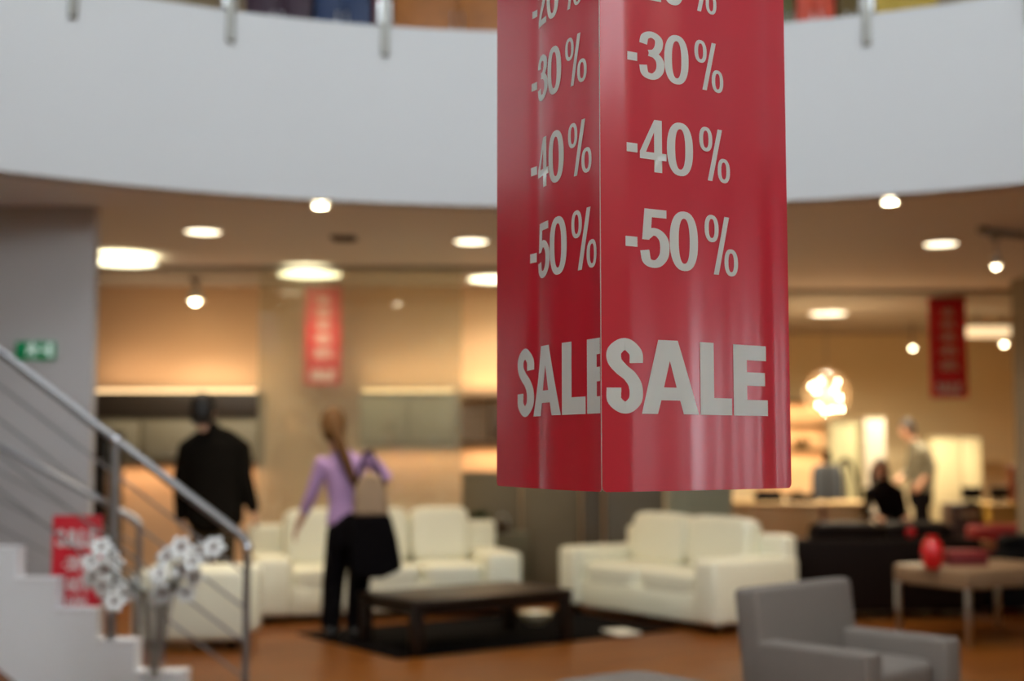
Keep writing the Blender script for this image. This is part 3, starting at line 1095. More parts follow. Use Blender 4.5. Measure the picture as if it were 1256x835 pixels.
A = at_z(312, 768, 0)
A = Vector((A.x, A.y))
B = Vector((at_y(641, 700, 11.4).x, 11.4))
c, rz, W = place_front(A, B, 0.88)
sofa('sofa', 'white leather sofa behind the dark coffee table, in front of the glass pane', c, rz, W, 0.88, 0.53, 0.84, 0.3, 3)
A = Vector((at_y(684, 745, 11.75).x, 11.75))
B = at_z(878, 781, 0)
B = Vector((B.x, B.y))
c, rz, W = place_front(A, B, 0.92)
sofa('sofa', 'white leather two-seat sofa below the hanging sign', c, rz, W, 0.92, 0.56, 0.80, 0.26, 2)

# white cube armchair seen from its side
ca, cb = at_z(158, 799, 0), at_z(299, 801, 0)
sofa('armchair', 'white leather cube armchair with low back behind the flowers', ((ca.x + cb.x) / 2 + 0.0, ca.y + 0.30), PI / 2, 0.60, cb.x - ca.x, 0.56, 0.62, 0.16, 1, cat='armchair', seat_h=0.40)

# dark brown sofa seen from behind, black sofa
M_BROWNLEA = mat('brown_leather', (0.008, 0.0032, 0.0018), 0.6, spec=0.12)
sofa('sofa', 'dark brown leather sofa with its back to us behind the white two-seat sofa', (3.08, 11.55), PI + 0.06, 1.62, 0.9, 0.55, 0.74, 0.2, 2, m=M_BROWNLEA)
sofa('sofa', 'black sofa behind the side table with the red vase', (4.95, 11.75), PI, 2.0, 0.9, 0.52, 0.62, 0.2, 2, m=M_BLACK)


# grey armchair in the foreground
def grey_chair(label, C0, alpha, Wd=0.80, Dp=0.72):
    f = Vector((math.cos(alpha), math.sin(alpha)))
    w_ = Vector((-f.y, f.x))
    c = Vector(C0) + f * Dp / 2 + w_ * Wd / 2
    # local: facing -Y ; rz so that (0,-1)->f
    rz = math.atan2(f.y, f.x) + PI / 2
    t = thing('armchair', label, 'armchair', (c.x, c.y, 0), rz)
    aw = 0.13
    MB().box((0, 0.0, 0.21), (Wd - 2 * aw + 0.02, Dp - 0.04, 0.22), bevel=0.02).build('base', M_GREYFAB, t)
    MB().puff((0, -0.04, 0.385), (Wd - 2 * aw - 0.01, Dp - 0.14, 0.16), p=6).build('seat_cushion', M_GREYFAB, t)
    MB().box((0, Dp / 2 - 0.07, 0.44), (Wd - 0.01, 0.14, 0.67), bevel=0.03, seg=3, rx=-0.10).build('backrest', M_GREYFAB, t)
    for s_ in (-1, 1):
        MB().box((s_ * (Wd / 2 - aw / 2), -0.05, 0.325), (aw, Dp - 0.10, 0.44), bevel=0.02, seg=3).build('armrest', M_GREYFAB, t)
        for sy in (-1, 1):
            MB().cyl((s_ * (Wd / 2 - 0.08), sy * (Dp / 2 - 0.08), 0), (s_ * (Wd / 2 - 0.08), sy * (Dp / 2 - 0.08), 0.12), 0.016, n=10).build('leg', M_STEEL, t)
    return t


grey_chair('grey fabric armchair with square arms and upright back in the foreground', (1.02, 6.14), math.radians(-47), 0.78, 0.67)
fc = at_z(752, 816, 0.46)
t = thing('footstool', 'low grey fabric footstool near the grey armchair', 'footstool', (fc.x + 0.06, fc.y - 0.40, 0), math.radians(38))
MB().box((0, 0, 0.24), (0.52, 0.52, 0.20), bevel=0.02).build('base', M_GREYFAB, t)
MB().puff((0, 0, 0.39), (0.54, 0.54, 0.14), p=7).build('cushion', M_GREYFAB, t)
for sx in (-1, 1):
    for sy in (-1, 1):
        MB().cyl((sx * 0.2, sy * 0.2, 0), (sx * 0.2, sy * 0.2, 0.15), 0.014, n=8).build('leg', M_STEEL, t)

# ------------------------------------------------------------------ coffee table, rug
TH = 0.375
tn, tr_, tl = at_z(508, 738, TH), at_z(703, 723, TH), at_z(446, 725, TH)
e1 = Vector((tr_.x - tn.x, tr_.y - tn.y))
Lt = e1.length
e1.normalize()
e2 = Vector((-e1.y, e1.x))
Wt = abs(Vector((tl.x - tn.x, tl.y - tn.y)).dot(e2))
ct = Vector((tn.x, tn.y)) + e1 * Lt / 2 + e2 * Wt / 2
th = math.atan2(e1.y, e1.x)
rug = MB().box((0, 0, 0.008), (2.5, 1.5, 0.016), bevel=0.006).build('rug', mat('black_rug', (0.0035, 0.0025, 0.0025), 0.98, spec=0.05, bump=0.4, scale=90))
rn = at_z(488, 809, 0.0)
rc_ = Vector((rn.x, rn.y)) + e1 * 1.25 + e2 * 0.75
rug.location = (rc_.x, rc_.y, 0)
rug.rotation_euler = (0, 0, th)
tag(rug, 'black shaggy rug under the dark coffee table', 'rug')
t = thing('coffee_table', 'low dark brown wooden coffee table on the black rug', 'coffee table', (ct.x, ct.y, 0.014), th)
MB().box((0, 0, TH - 0.035), (Lt, Wt, 0.045), bevel=0.006).build('table_top', M_DARKWOOD, t)
for sx in (-1, 1):
    for sy in (-1, 1):
        MB().box((sx * (Lt / 2 - 0.045), sy * (Wt / 2 - 0.045), (TH - 0.05) / 2), (0.08, 0.08, TH - 0.05), bevel=0.004).build('leg', M_DARKWOOD, t)
for sy in (-1, 1):
    MB().box((0, sy * (Wt / 2 - 0.045), TH - 0.085), (Lt - 0.17, 0.03, 0.055)).build('apron', M_DARKWOOD, t)
for sx in (-1, 1):
    MB().box((sx * (Lt / 2 - 0.045), 0, TH - 0.085), (0.03, Wt - 0.17, 0.055)).build('apron', M_DARKWOOD, t)


def magazine(px, py, z, w, d, rz, label, m):
    q = at_z(px, py, z)
    t = thing('magazine', label, 'magazine', (q.x, q.y, z), rz)
    MB().box((0, 0, 0.005), (w - 0.01, d - 0.006, 0.008)).build('pages', mat('paper', (0.8, 0.78, 0.7), 0.6), t)
    MB().box((0, 0, 0.0105), (w, d, 0.003)).build('cover', m, t)
    return t


M_PAPER = mat('paper_cover', (0.78, 0.74, 0.62), 0.35)
magazine(762, 776, 0.016, 0.20, 0.28, 0.4, 'pale magazine lying on the rug before the two-seat sofa', M_PAPER)
# pale bowl on the rug behind the coffee table
q = at_z(657, 764, 0.016)
t = thing('floor_bowl', 'pale round bowl on the floor seen through the coffee table legs', 'bowl', (q.x, q.y, 0.016))
MB().lathe([(0.001, 0), (0.07, 0), (0.12, 0.05), (0.135, 0.09), (0.125, 0.09), (0.105, 0.05), (0.06, 0.015), (0.001, 0.015)]).build('bowl_body', mat('pale_ceramic', (0.75, 0.65, 0.42), 0.25), t)
MB().ell((0, 0, 0.06), (0.07, 0.07, 0.04)).build('white_ball', mat('ball_white', (0.85, 0.83, 0.72), 0.4), t)

# ------------------------------------------------------------------ side table with red vase and box
TZ = 0.535
near = at_z(1187, 701, TZ)
L2, L1 = 0.72, 1.1
ed1, ed2 = Vector((math.cos(0.5), math.sin(0.5))), Vector((-math.sin(0.5), math.cos(0.5)))
cc = Vector((near.x, near.y)) + ed1 * L1 / 2 + ed2 * L2 / 2
t = thing('side_table', 'beige-topped side table with steel legs carrying the red vase', 'side table', (cc.x, cc.y, 0), 0.5)
MB().box((0, 0, TZ - 0.065), (L1, L2, 0.13), bevel=0.008).build('table_top', mat('beige_wood', (0.23, 0.14, 0.075), 0.45), t)
for sx in (-1, 1):
    for sy in (-1, 1):
        MB().box((sx * (L1 / 2 - 0.02), sy * (L2 / 2 - 0.02), (TZ - 0.1) / 2), (0.035, 0.035, TZ - 0.1), bevel=0.003).build('leg', M_STEEL, t)
M_REDGL = mat('red_glaze', (0.55, 0.008, 0.012), 0.15, coat=0.5)
q = at_z(1144, 697, TZ)
t = thing('red_vase', 'round glossy red vase on the beige side table', 'vase', (q.x, q.y, TZ))
MB().lathe([(0.001, 0), (0.05, 0), (0.078, 0.06), (0.083, 0.13), (0.065, 0.19), (0.035, 0.215), (0.04, 0.23), (0.032, 0.23), (0.028, 0.215), (0.001, 0.21)], n=28).build('vase_body', M_REDGL, t)
MB().lathe([(0.030, 0.222), (0.043, 0.226), (0.043, 0.234), (0.030, 0.236), (0.030, 0.222)], n=24).build('rim', M_REDGL, t)
a, b_ = at_z(1162, 694, TZ), at_z(1212, 694, TZ)
t = thing('red_box', 'flat dark red box with lid lying on the side table', 'box', ((a.x + b_.x) / 2, a.y + 0.1, TZ), 0.1)
MB().box((0, 0, 0.04), (b_.x - a.x, 0.2, 0.08), bevel=0.004).build('box_body', mat('dark_red_card', (0.12, 0.006, 0.008), 0.6), t)
MB().box((0, 0, 0.09), (b_.x - a.x + 0.01, 0.21, 0.035), bevel=0.004).build('lid', mat('red_card', (0.22, 0.012, 0.015), 0.5), t)
q = at_y(1117, 672, 11.25)
t = thing('red_candle', 'small round red candle on the dark brown sofa back', 'candle', (q.x, q.y, 0.655))
MB().ell((0, 0, 0.05), (0.05, 0.05, 0.05)).build('wax', M_REDGL, t)
MB().cyl((0, 0, 0.095), (0, 0, 0.112), 0.003, n=6).build('wick', M_BLACK, t)

# ------------------------------------------------------------------ kitchen display
M_CABDARK = mat('cabinet_dark', (0.055, 0.042, 0.032), 0.4)
M_CABGREY = mat('cabinet_olive_grey', (0.23, 0.20, 0.13), 0.45)
M_CABPANEL = mat('cabinet_panel_pale', (0.33, 0.30, 0.22), 0.4)


def wall_cabinet(px0, px1, py_t, py_m, py_b, label, n=3, y=13.25):
    a, b_ = at_y(px0, py_b, y), at_y(px1, py_t, y)
    zm = at_y(px0, py_m, y).z
    w = b_.x - a.x
    t = thing('wall_cabinet', label, 'cabinet', ((a.x + b_.x) / 2, y + 0.17, a.z))
    h = b_.z - a.z
    MB().box((0, 0.0, h / 2), (w, 0.33, h), bevel=0.004).build('body', M_CABGREY, t)
    MB().box((0, -0.173, (zm - a.z + h) / 2), (w, 0.02, h - (zm - a.z) - 0.01), bevel=0.004).build('flap_door', M_CABDARK, t)
    for i in range(n):
        cx = -w / 2 + w / n * (i + 0.5)
        d = MB().box((cx, -0.173, (zm - a.z) / 2 + 0.015), (w / n - 0.05, 0.02, zm - a.z - 0.09), bevel=0.004).build('door', M_CABPANEL, t)
        MB().cyl((cx - 0.06, -0.19, 0.08), (cx + 0.06, -0.19, 0.08), 0.006, n=6).build('handle', M_STEEL, d)
    # lamps on top of and under the cabinet wash the wall
    MB().box((0, -0.10, h + 0.015), (w * 0.94, 0.05, 0.03)).build('top_light_strip', mat('strip_warm', (1, 0.8, 0.5), 0.5, emit=1.0, ecol=(1, 0.66, 0.34)), t)
    lamp('top_lamp', 'AREA', t, (0, -0.10, h + 0.04), 1.75 * w, (1.0, 0.66, 0.40), size=w * 0.95, sy=0.05, rot=(PI, 0, 0))
    lamp('under_lamp', 'AREA', t, (0, 0.02, -0.02), 1.7 * w, (1.0, 0.62, 0.34), size=w * 0.95, sy=0.06)
    return t


wall_cabinet(100, 318, 481, 513, 569, 'dark kitchen wall cabinet on the apricot wall beside the man', n=3)
wall_cabinet(440, 560, 481, 484, 548, 'olive grey kitchen wall cabinet seen through the glass pane', n=2)
# open shelf right of the glass
a, b_ = at_y(566, 545, 13.25), at_y(660, 484, 13.25)
t = thing('wall_shelf', 'brown open wall shelf on the apricot wall beside the hanging sign', 'shelf', ((a.x + b_.x) / 2, 13.42, a.z))
w, h = b_.x - a.x, b_.z - a.z
M_SHELF = mat('shelf_brown', (0.16, 0.09, 0.04), 0.5)
for z in (0.02, h - 0.02):
    MB().box((0, 0, z), (w, 0.3, 0.045), bevel=0.003).build('shelf_board', M_SHELF, t)
for x in (-0.1, 0.32):
    MB().box((x, 0, h / 2), (0.03, 0.28, h - 0.08)).build('upright', M_SHELF, t)
lamp('shelf_lamp', 'AREA', t, (0, 0.02, h + 0.05), 1.6, (1.0, 0.60, 0.30), size=w * 0.9, sy=0.05, rot=(PI, 0, 0))
lamp('shelf_under_lamp', 'AREA', t, (0, 0.02, -0.03), 2.1, (1.0, 0.62, 0.32), size=w * 0.9, sy=0.05)
for i, (x, hh) in enumerate(((0.02, 0.16), (0.13, 0.22), (0.22, 0.13))):
    j = thing('storage_jar', ('short', 'tall', 'small')[i] + ' brown storage jar on the open wall shelf', 'jar', ((a.x + b_.x) / 2 + x, 13.4, a.z + 0.042))
    MB().lathe([(0.001, 0), (0.045, 0), (0.048, hh * 0.8), (0.03, hh), (0.001, hh)]).build('jar_body', M_SHELF, j)
    MB().lathe([(0.001, hh), (0.032, hh), (0.032, hh + 0.02), (0.001, hh + 0.02)]).build('jar_lid', M_STEEL, j)

# tall black appliance column at the wall edge
a, b_ = at_y(104, 700, 12.6), at_y(131, 528, 12.6)
t = thing('oven_column', 'tall black oven cupboard behind the edge of the grey wall', 'oven', ((a.x + b_.x) / 2, 12.9, 0))
w, h = b_.x - a.x, b_.z
MB().box((0, 0, h / 2), (w, 0.58, h), bevel=0.006).build('body', mat('black_gloss', (0.008, 0.008, 0.009), 0.25), t)
d = MB().box((0, -0.30, h * 0.6), (w - 0.03, 0.02, h * 0.5), bevel=0.004).build('oven_door', MATS['black_gloss'], t)
MB().cyl((-w * 0.35, -0.33, h * 0.82), (w * 0.35, -0.33, h * 0.82), 0.009, n=8).build('handle', M_STEEL, d)

# ------------------------------------------------------------------ low partitions behind the sofas
def screen(px0, px1, pyt, y, m, label, cat='partition', panels=1, thick=0.05):
    a, b_ = at_y(px0, pyt, y), at_y(px1, pyt, y)
    w, h = b_.x - a.x, a.z
    t = thing('partition_screen', label, cat, ((a.x + b_.x) / 2, y, 0))
    for i in range(panels):
        MB().box((-w / 2 + w / panels * (i + 0.5), 0, h / 2 + 0.02), (w / panels - 0.008, thick, h - 0.06), bevel=0.004).build('panel', m, t)
    MB().box((0, 0, h - 0.012), (w, thick + 0.02, 0.024)).build('top_rail', M_CABGREY, t)
    for s_ in (-1, 1):
        MB().box((s_ * (w / 2 - 0.04), 0, 0.025), (0.06, thick + 0.16, 0.05)).build('foot', M_STEEL, t)
    return t


screen(566, 712, 578, 12.95, mat('olive_panel', (0.15, 0.115, 0.062), 0.6), 'olive brown low partition behind the white sofas', panels=2)
screen(713, 739, 575, 12.9, mat('dark_olive_panel', (0.085, 0.065, 0.038), 0.6), 'narrow dark brown partition panel behind the two-seat sofa')
screen(741, 815, 575, 13.0, mat('taupe_panel', (0.15, 0.125, 0.085), 0.6), 'taupe low partition between dark and pale panels behind the sofa')
screen(816, 898, 580, 12.9, mat('sage_panel', (0.27, 0.27, 0.19), 0.6), 'pale sage green low partition behind the two-seat sofa')

# low sideboard with a plant and a bowl behind the long sofa
SBZ = 0.62
a, b_ = at_y(560, 655, 12.62), at_y(648, 655, 12.62)
t = thing('sideboard', 'low dark sideboard between the white sofa and the olive partition', 'sideboard', ((a.x + b_.x) / 2, 12.68, 0))
w = b_.x - a.x
MB().box((0, 0, SBZ / 2), (w, 0.30, SBZ), bevel=0.006).build('body', mat('sideboard_olive', (0.10, 0.085, 0.04), 0.5), t)
for s_ in (-1, 1):
    d = MB().box((s_ * w / 4, -0.155, SBZ / 2), (w / 2 - 0.02, 0.015, SBZ - 0.08)).build('door', MATS['sideboard_olive'], t)
    MB().ell((s_ * 0.03, -0.17, SBZ * 0.6), (0.012, 0.012, 0.012), n=8).build('knob', M_STEEL, d)
q = at_y(588, 655, 12.62)
t = thing('potted_plant', 'small leafy dark green plant in a grey pot on the sideboard', 'plant', (q.x, 12.66, SBZ))
MB().lathe([(0.001, 0), (0.05, 0), (0.068, 0.09), (0.06, 0.09), (0.05, 0.075), (0.001, 0.075)]).build('pot', mat('grey_pot', (0.3, 0.3, 0.28), 0.5), t)
M_LEAF = mat('leaf_dark_green', (0.035, 0.055, 0.012), 0.5)
LEAF = None
for k in range(22):
    a_ = k * 2.4
    el = 0.3 + 1.1 * random.random()
    if LEAF is None:
        bm = bmesh.new()
        ctr = [bm.verts.new((s_ * 0.11, 0, 0.02 * math.sin(PI * s_))) for s_ in (0, 0.33, 0.66, 1.0)]
        l1 = [bm.verts.new((s_ * 0.11, 0.024, 0.01 * math.sin(PI * s_))) for s_ in (0.33, 0.66)]
        l2 = [bm.verts.new((s_ * 0.11, -0.024, 0.01 * math.sin(PI * s_))) for s_ in (0.33, 0.66)]
        for l_ in (l1, l2):
            bm.faces.new((ctr[0], ctr[1], l_[0]))
            bm.faces.new((ctr[1], ctr[2], l_[1], l_[0]))
            bm.faces.new((ctr[2], ctr[3], l_[1]))
        LEAF = bpy.data.meshes.new('leaf')
        bm.to_mesh(LEAF)
        bm.free()
        LEAF.materials.append(M_LEAF)
    lo = bpy.data.objects.new('leaf', LEAF)
    COL.objects.link(lo)
    lo.parent = t
    lo.location = (0.015 * math.cos(a_), 0.015 * math.sin(a_), 0.08 + 0.03 * random.random())
    lo.rotation_euler = (0, -el, a_)
    lo.scale = (1.2, 1.2, 1.2)
q = at_y(616, 650, 12.62)
t = thing('dark_bowl', 'small dark brown bowl with handle on the sideboard', 'bowl', (q.x, 12.62, SBZ))
MB().lathe([(0.001, 0), (0.04, 0), (0.07, 0.05), (0.075, 0.08), (0.066, 0.08), (0.05, 0.03), (0.001, 0.02)]).build('bowl_body', mat('brown_ceramic', (0.04, 0.015, 0.005), 0.4), t)
MB().tube([(0.06 * math.cos(PI * i / 10), 0, 0.08 + 0.09 * math.sin(PI * i / 10)) for i in range(11)], 0.004, n=6).build('handle', M_STEEL, t)

# ------------------------------------------------------------------ store on the right
# reception counter
CYD = 15.6
a, b_ = at_y(850, 616, CYD), at_y(1068, 616, CYD)
cw, chh = b_.x - a.x, a.z
t = thing('counter', 'long beige reception counter in the store behind the dark sofa', 'counter', ((a.x + b_.x) / 2, CYD + 0.35, 0))
M_BEIGE = mat('beige_laminate', (0.48, 0.33, 0.15), 0.5)
for i in range(3):
    MB().box((-cw / 2 + cw / 3 * (i + 0.5), -0.33, (chh - 0.05) / 2), (cw / 3 - 0.008, 0.03, chh - 0.05), bevel=0.003).build('front_panel', M_BEIGE, t)
MB().box((0, 0, chh - 0.025), (cw + 0.06, 0.74, 0.05), bevel=0.02, seg=3).build('counter_top', M_BEIGE, t)
for s_ in (-1, 1):
    MB().box((s_ * (cw / 2 - 0.03), 0.02, (chh - 0.05) / 2), (0.04, 0.66, chh - 0.05)).build('side_panel', M_BEIGE, t)
q = at_y(1009, 640, CYD - 0.1)
t = thing('standing_ashtray', 'slim brown wooden post standing before the beige counter', 'post', (q.x, CYD - 0.16, 0))
MB().cyl((0, 0, 0), (0, 0, 0.02), 0.11, n=20).build('base', M_DARKWOOD, t)
MB().cyl((0, 0, 0.02), (0, 0, chh - 0.03), 0.03, n=12).build('column', mat('red_brown_wood', (0.10, 0.03, 0.012), 0.45), t)


def desk_thing(px0, px1, pyt, y, z0, m, name, label, cat, screen_=True):
    a, b_ = at_y(px0, pyt, y), at_y(px1, pyt, y)
    w, h = b_.x - a.x, a.z - z0
    t = thing(name, label, cat, ((a.x + b_.x) / 2, y, z0))
    if screen_:
        MB().box((0, 0, 0.008), (w * 0.5, 0.14, 0.016)).build('stand_base', m, t)
        MB().box((0, 0.02, 0.05), (0.04, 0.02, 0.1)).build('stand_neck', m, t)
        MB().box((0, 0, 0.05 + (h - 0.05) / 2), (w, 0.035, h - 0.05), bevel=0.006).build('screen_case', m, t)
        MB().box((0, 0.0185, 0.05 + (h - 0.05) / 2), (w - 0.03, 0.002, h - 0.08)).build('display', MATS['black_gloss'], t)
    else:
        MB().box((0, 0, h * 0.35), (w, 0.2, h * 0.7), bevel=0.01).build('device_body', m, t)
        MB().box((0, -0.02, h * 0.8), (w * 0.9, 0.12, h * 0.4), bevel=0.01).build('device_cover', m, t)
    return t


M_DEV = mat('device_black', (0.006, 0.004, 0.0045), 0.5, spec=0.2)
desk_thing(926, 958, 601, 15.9, chh, M_DEV, 'printer', 'flat black printer on the beige counter below the hanging sign', 'printer', False)
desk_thing(966, 1000, 606, 15.9, chh, M_DEV, 'keyboard_tray', 'low black device on the beige counter beside the printer', 'device', False)
q = at_y(976, 604, 15.85)
t = thing('desk_plant', 'small drooping plant on the counter between the black devices', 'plant', (q.x, 15.75, chh))
MB().lathe([(0.001, 0), (0.035, 0), (0.045, 0.06), (0.001, 0.06)]).build('pot', M_SHELF, t)
for k in range(10):
    lo = bpy.data.objects.new('leaf', LEAF)
    COL.objects.link(lo)
    lo.parent = t
    lo.location = (0, 0, 0.055)
    lo.rotation_euler = (0, -0.5 - 0.5 * random.random(), k * 0.63)


def shop_chair(px, py_top, y, m, label, w=0.46, face=0.0, arch=False):
    q = at_y(px, py_top, y)
    t = thing('chair', label, 'chair', (q.x, y, 0), face)
    h = q.z
    MB().puff((0, 0, 0.45), (w, 0.46, 0.09), p=5).build('seat', m, t)
    if arch:
        MB().tube([(w * 0.48 * math.cos(PI * i / 14), 0.22, 0.55 + (h - 0.57) * math.sin(PI * i / 14)) for i in range(15)], 0.028, n=8).build('back_hoop', m, t)
        MB().tube([(0, 0.22, 0.46), (0, 0.22, h - 0.05)], 0.016, n=8).build('back_splat', m, t)
        for s_ in (-1, 1):
            MB().cyl((s_ * w * 0.48, 0.22, 0.43), (s_ * w * 0.48, 0.22, 0.58), 0.026, n=8).build('back_post', m, t)
    else:
        MB().puff((0, 0.22, (0.52 + h) / 2), (w, 0.08, h - 0.5), p=5, rx=-0.06).build('backrest', m, t)
    for sx in (-1, 1):
        for sy in (-1, 1):
            MB().cyl((sx * (w / 2 - 0.04), sy * 0.18, 0), (sx * (w / 2 - 0.05), sy * 0.17, 0.43), 0.016, n=8).build('leg', M_POST, t)
    return t


shop_chair(1020, 571, 16.65, mat('navy_fabric', (0.03, 0.037, 0.048), 0.8), 'dark blue-grey upholstered chair behind the beige counter', w=0.40)
shop_chair(1042, 561, 17.35, M_DEV, 'black chair with arched hoop back behind the beige counter', w=0.36, arch=True)
q = at_y(1012, 552, 16.2)
t = thing('desk_lamp', 'slim dark desk lamp on the beige counter beside the blue chair', 'desk lamp', (q.x, 16.1, chh))
MB().cyl((0, 0, 0), (0, 0, 0.02), 0.06, n=16).build('base', M_DEV, t)
MB().cyl((0, 0, 0.02), (0, 0, q.z - chh - 0.1), 0.012, n=8).build('stem', M_DEV, t)
MB().lathe([(0.03, q.z - chh), (0.055, q.z - chh - 0.16), (0.05, q.z - chh - 0.16), (0.001, q.z - chh - 0.01)]).build('lamp_shade', M_DEV, t)

# lit wall shelf behind the globe lamp
a, b_ = at_y(930, 605, 19.1), at_y(1014, 492, 19.1)
w, h = b_.x - a.x, b_.z - a.z
t = thing('wall_shelf', 'lit peach wall shelf with three olive boards under the globe lamp', 'shelf', ((a.x + b_.x) / 2, 19.2, a.z))
MB().box((0, 0.12, h / 2), (w, 0.04, h)).build('back_panel', mat('peach_panel', (0.85, 0.56, 0.30), 0.6), t)
for py in (492, 522, 552):
    z = at_y(970, py, 19.1).z - a.z
    MB().box((0, 0, z), (w, 0.24, 0.05), bevel=0.003).build('shelf_board', mat('olive_board', (0.28, 0.18, 0.07), 0.6), t)
    lamp('shelf_strip_lamp', 'AREA', t, (0, -0.02, z - 0.035), 1.5, (1, 0.66, 0.40), size=w * 0.9, sy=0.04)
q = at_y(985, 548, 19.1)
t = thing('wicker_basket', 'small olive basket standing on the lit peach shelf', 'basket', (q.x, 19.17, at_y(970, 552, 19.1).z + 0.024))
MB().lathe([(0.001, 0), (0.09, 0), (0.12, 0.13), (0.11, 0.13), (0.085, 0.02), (0.001, 0.02)]).build('basket_body', mat('wicker', (0.20, 0.13, 0.05), 0.8, bump=0.6, scale=60), t)
MB().tube([(0.11 * math.cos(PI * i / 10), 0, 0.13 + 0.05 * math.sin(PI * i / 10)) for i in range(11)], 0.006, n=6).build('handle', MATS['wicker'], t)

# display boards
screen(1018, 1057, 516, 18.3, mat('sage_board', (0.32, 0.30, 0.17), 0.6), 'tall grey-green display board under the globe lamp')
screen(1059, 1085, 511, 18.2, mat('offwhite_board', (0.42, 0.38, 0.31), 0.5), 'tall off-white display board beside the grey-green one')
t = screen(1138, 1172, 535, 18.5, mat('sage_cupboard', (0.36, 0.31, 0.18), 0.5), 'pale sage cupboard front behind the standing man', 'cupboard', thick=0.4)
t2 = screen(1173, 1197, 535, 18.5, MATS['sage_cupboard'], 'narrower sage cupboard beside the one behind the standing man', 'cupboard', thick=0.4)

# dark cabinet with monitors
CB = 15.4
a, b_ = at_y(1167, 606, CB), at_y(1204, 606, CB)
t = thing('dark_cabinet', 'dark brown cabinet with a pale drawer strip under a black monitor', 'cabinet', ((a.x + b_.x) / 2, CB + 0.2, 0))
w = b_.x - a.x
zc = at_y(1180, 618, CB).z
MB().box((0, 0, zc / 2), (w, 0.4, zc), bevel=0.006).build('body', mat('cab_brown', (0.03, 0.012, 0.006), 0.5), t)
dr = MB().box((0.02, -0.205, at_y(1190, 630, CB).z), (w * 0.7, 0.02, 0.06)).build('drawer', mat('drawer_pale', (0.35, 0.26, 0.17), 0.5), t)
MB().ell((0.02, -0.22, at_y(1190, 630, CB).z), (0.012, 0.012, 0.012), n=8).build('knob', M_STEEL, dr)
desk_thing(1179, 1204, 597, CB + 0.15, zc, M_DEV, 'monitor', 'black monitor standing on the dark brown cabinet', 'monitor')
# mustard counter
a = at_y(1206, 618, CB - 0.2)
t = thing('mustard_counter', 'mustard yellow counter beside the dark brown cabinet', 'counter', (a.x + 1.06, CB + 0.1, 0))
M_MUST = mat('mustard_laminate', (0.42, 0.24, 0.03), 0.5)
MB().box((0, 0, (a.z - 0.04) / 2), (1.96, 0.56, a.z - 0.04), bevel=0.006).build('body', M_MUST, t)
MB().box((0, 0, a.z - 0.02), (2.0, 0.6, 0.04), bevel=0.01).build('counter_top', M_MUST, t)
desk_thing(1214, 1237, 597, CB + 0.1, a.z, M_DEV, 'monitor', 'black monitor standing on the mustard counter', 'monitor')
q = at_y(1241, 590, CB + 0.15)
t = thing('tall_vase', 'reddish brown slender vase at the end of the mustard counter', 'vase', (q.x, CB + 0.15, a.z))
MB().lathe([(0.001, 0), (0.04, 0), (0.055, 0.15), (0.035, 0.33), (0.05, 0.42), (0.042, 0.42), (0.001, 0.36)]).build('vase_body', mat('terracotta', (0.22, 0.05, 0.015), 0.5), t)
MB().lathe([(0.04, 0.405), (0.056, 0.41), (0.056, 0.422), (0.04, 0.425), (0.04, 0.405)], n=20).build('rim', MATS['terracotta'], t)
# red tub chair and low wooden bench
q = at_y(1236, 646, 13.9)
t = thing('tub_chair', 'rounded red tub chair in front of the mustard counter', 'armchair', (q.x, 14.2, 0), 0.2)
M_REDFAB = mat('red_fabric', (0.26, 0.006, 0.006), 0.8)
MB().lathe([(0.001, 0.10), (0.27, 0.10), (0.31, 0.3), (0.31, q.z - 0.03), (0.28, q.z), (0.24, q.z - 0.03), (0.24, 0.40), (0.001, 0.40)], n=32).build('shell', M_REDFAB, t)
MB().puff((0, 0, 0.42), (0.44, 0.44, 0.12), p=3).build('seat_cushion', M_REDFAB, t)
for k in range(4):
    MB().cyl((0.2 * math.cos(k * PI / 2), 0.2 * math.sin(k * PI / 2), 0), (0.2 * math.cos(k * PI / 2), 0.2 * math.sin(k * PI / 2), 0.12), 0.015, n=8).build('leg', M_STEEL, t)
q = at_y(1190, 661, 13.0)
t = thing('bench', 'low orange-brown wooden bench behind the black sofa', 'bench', (q.x - 0.35, 12.75, 0))
MB().box((0, 0, q.z - 0.03), (0.9, 0.32, 0.06), bevel=0.006).build('bench_top', mat('orange_wood', (0.25, 0.09, 0.02), 0.5), t)
for sx in (-1, 1):
    MB().box((sx * 0.38, 0, (q.z - 0.06) / 2), (0.05, 0.28, q.z - 0.05)).build('leg', MATS['orange_wood'], t)


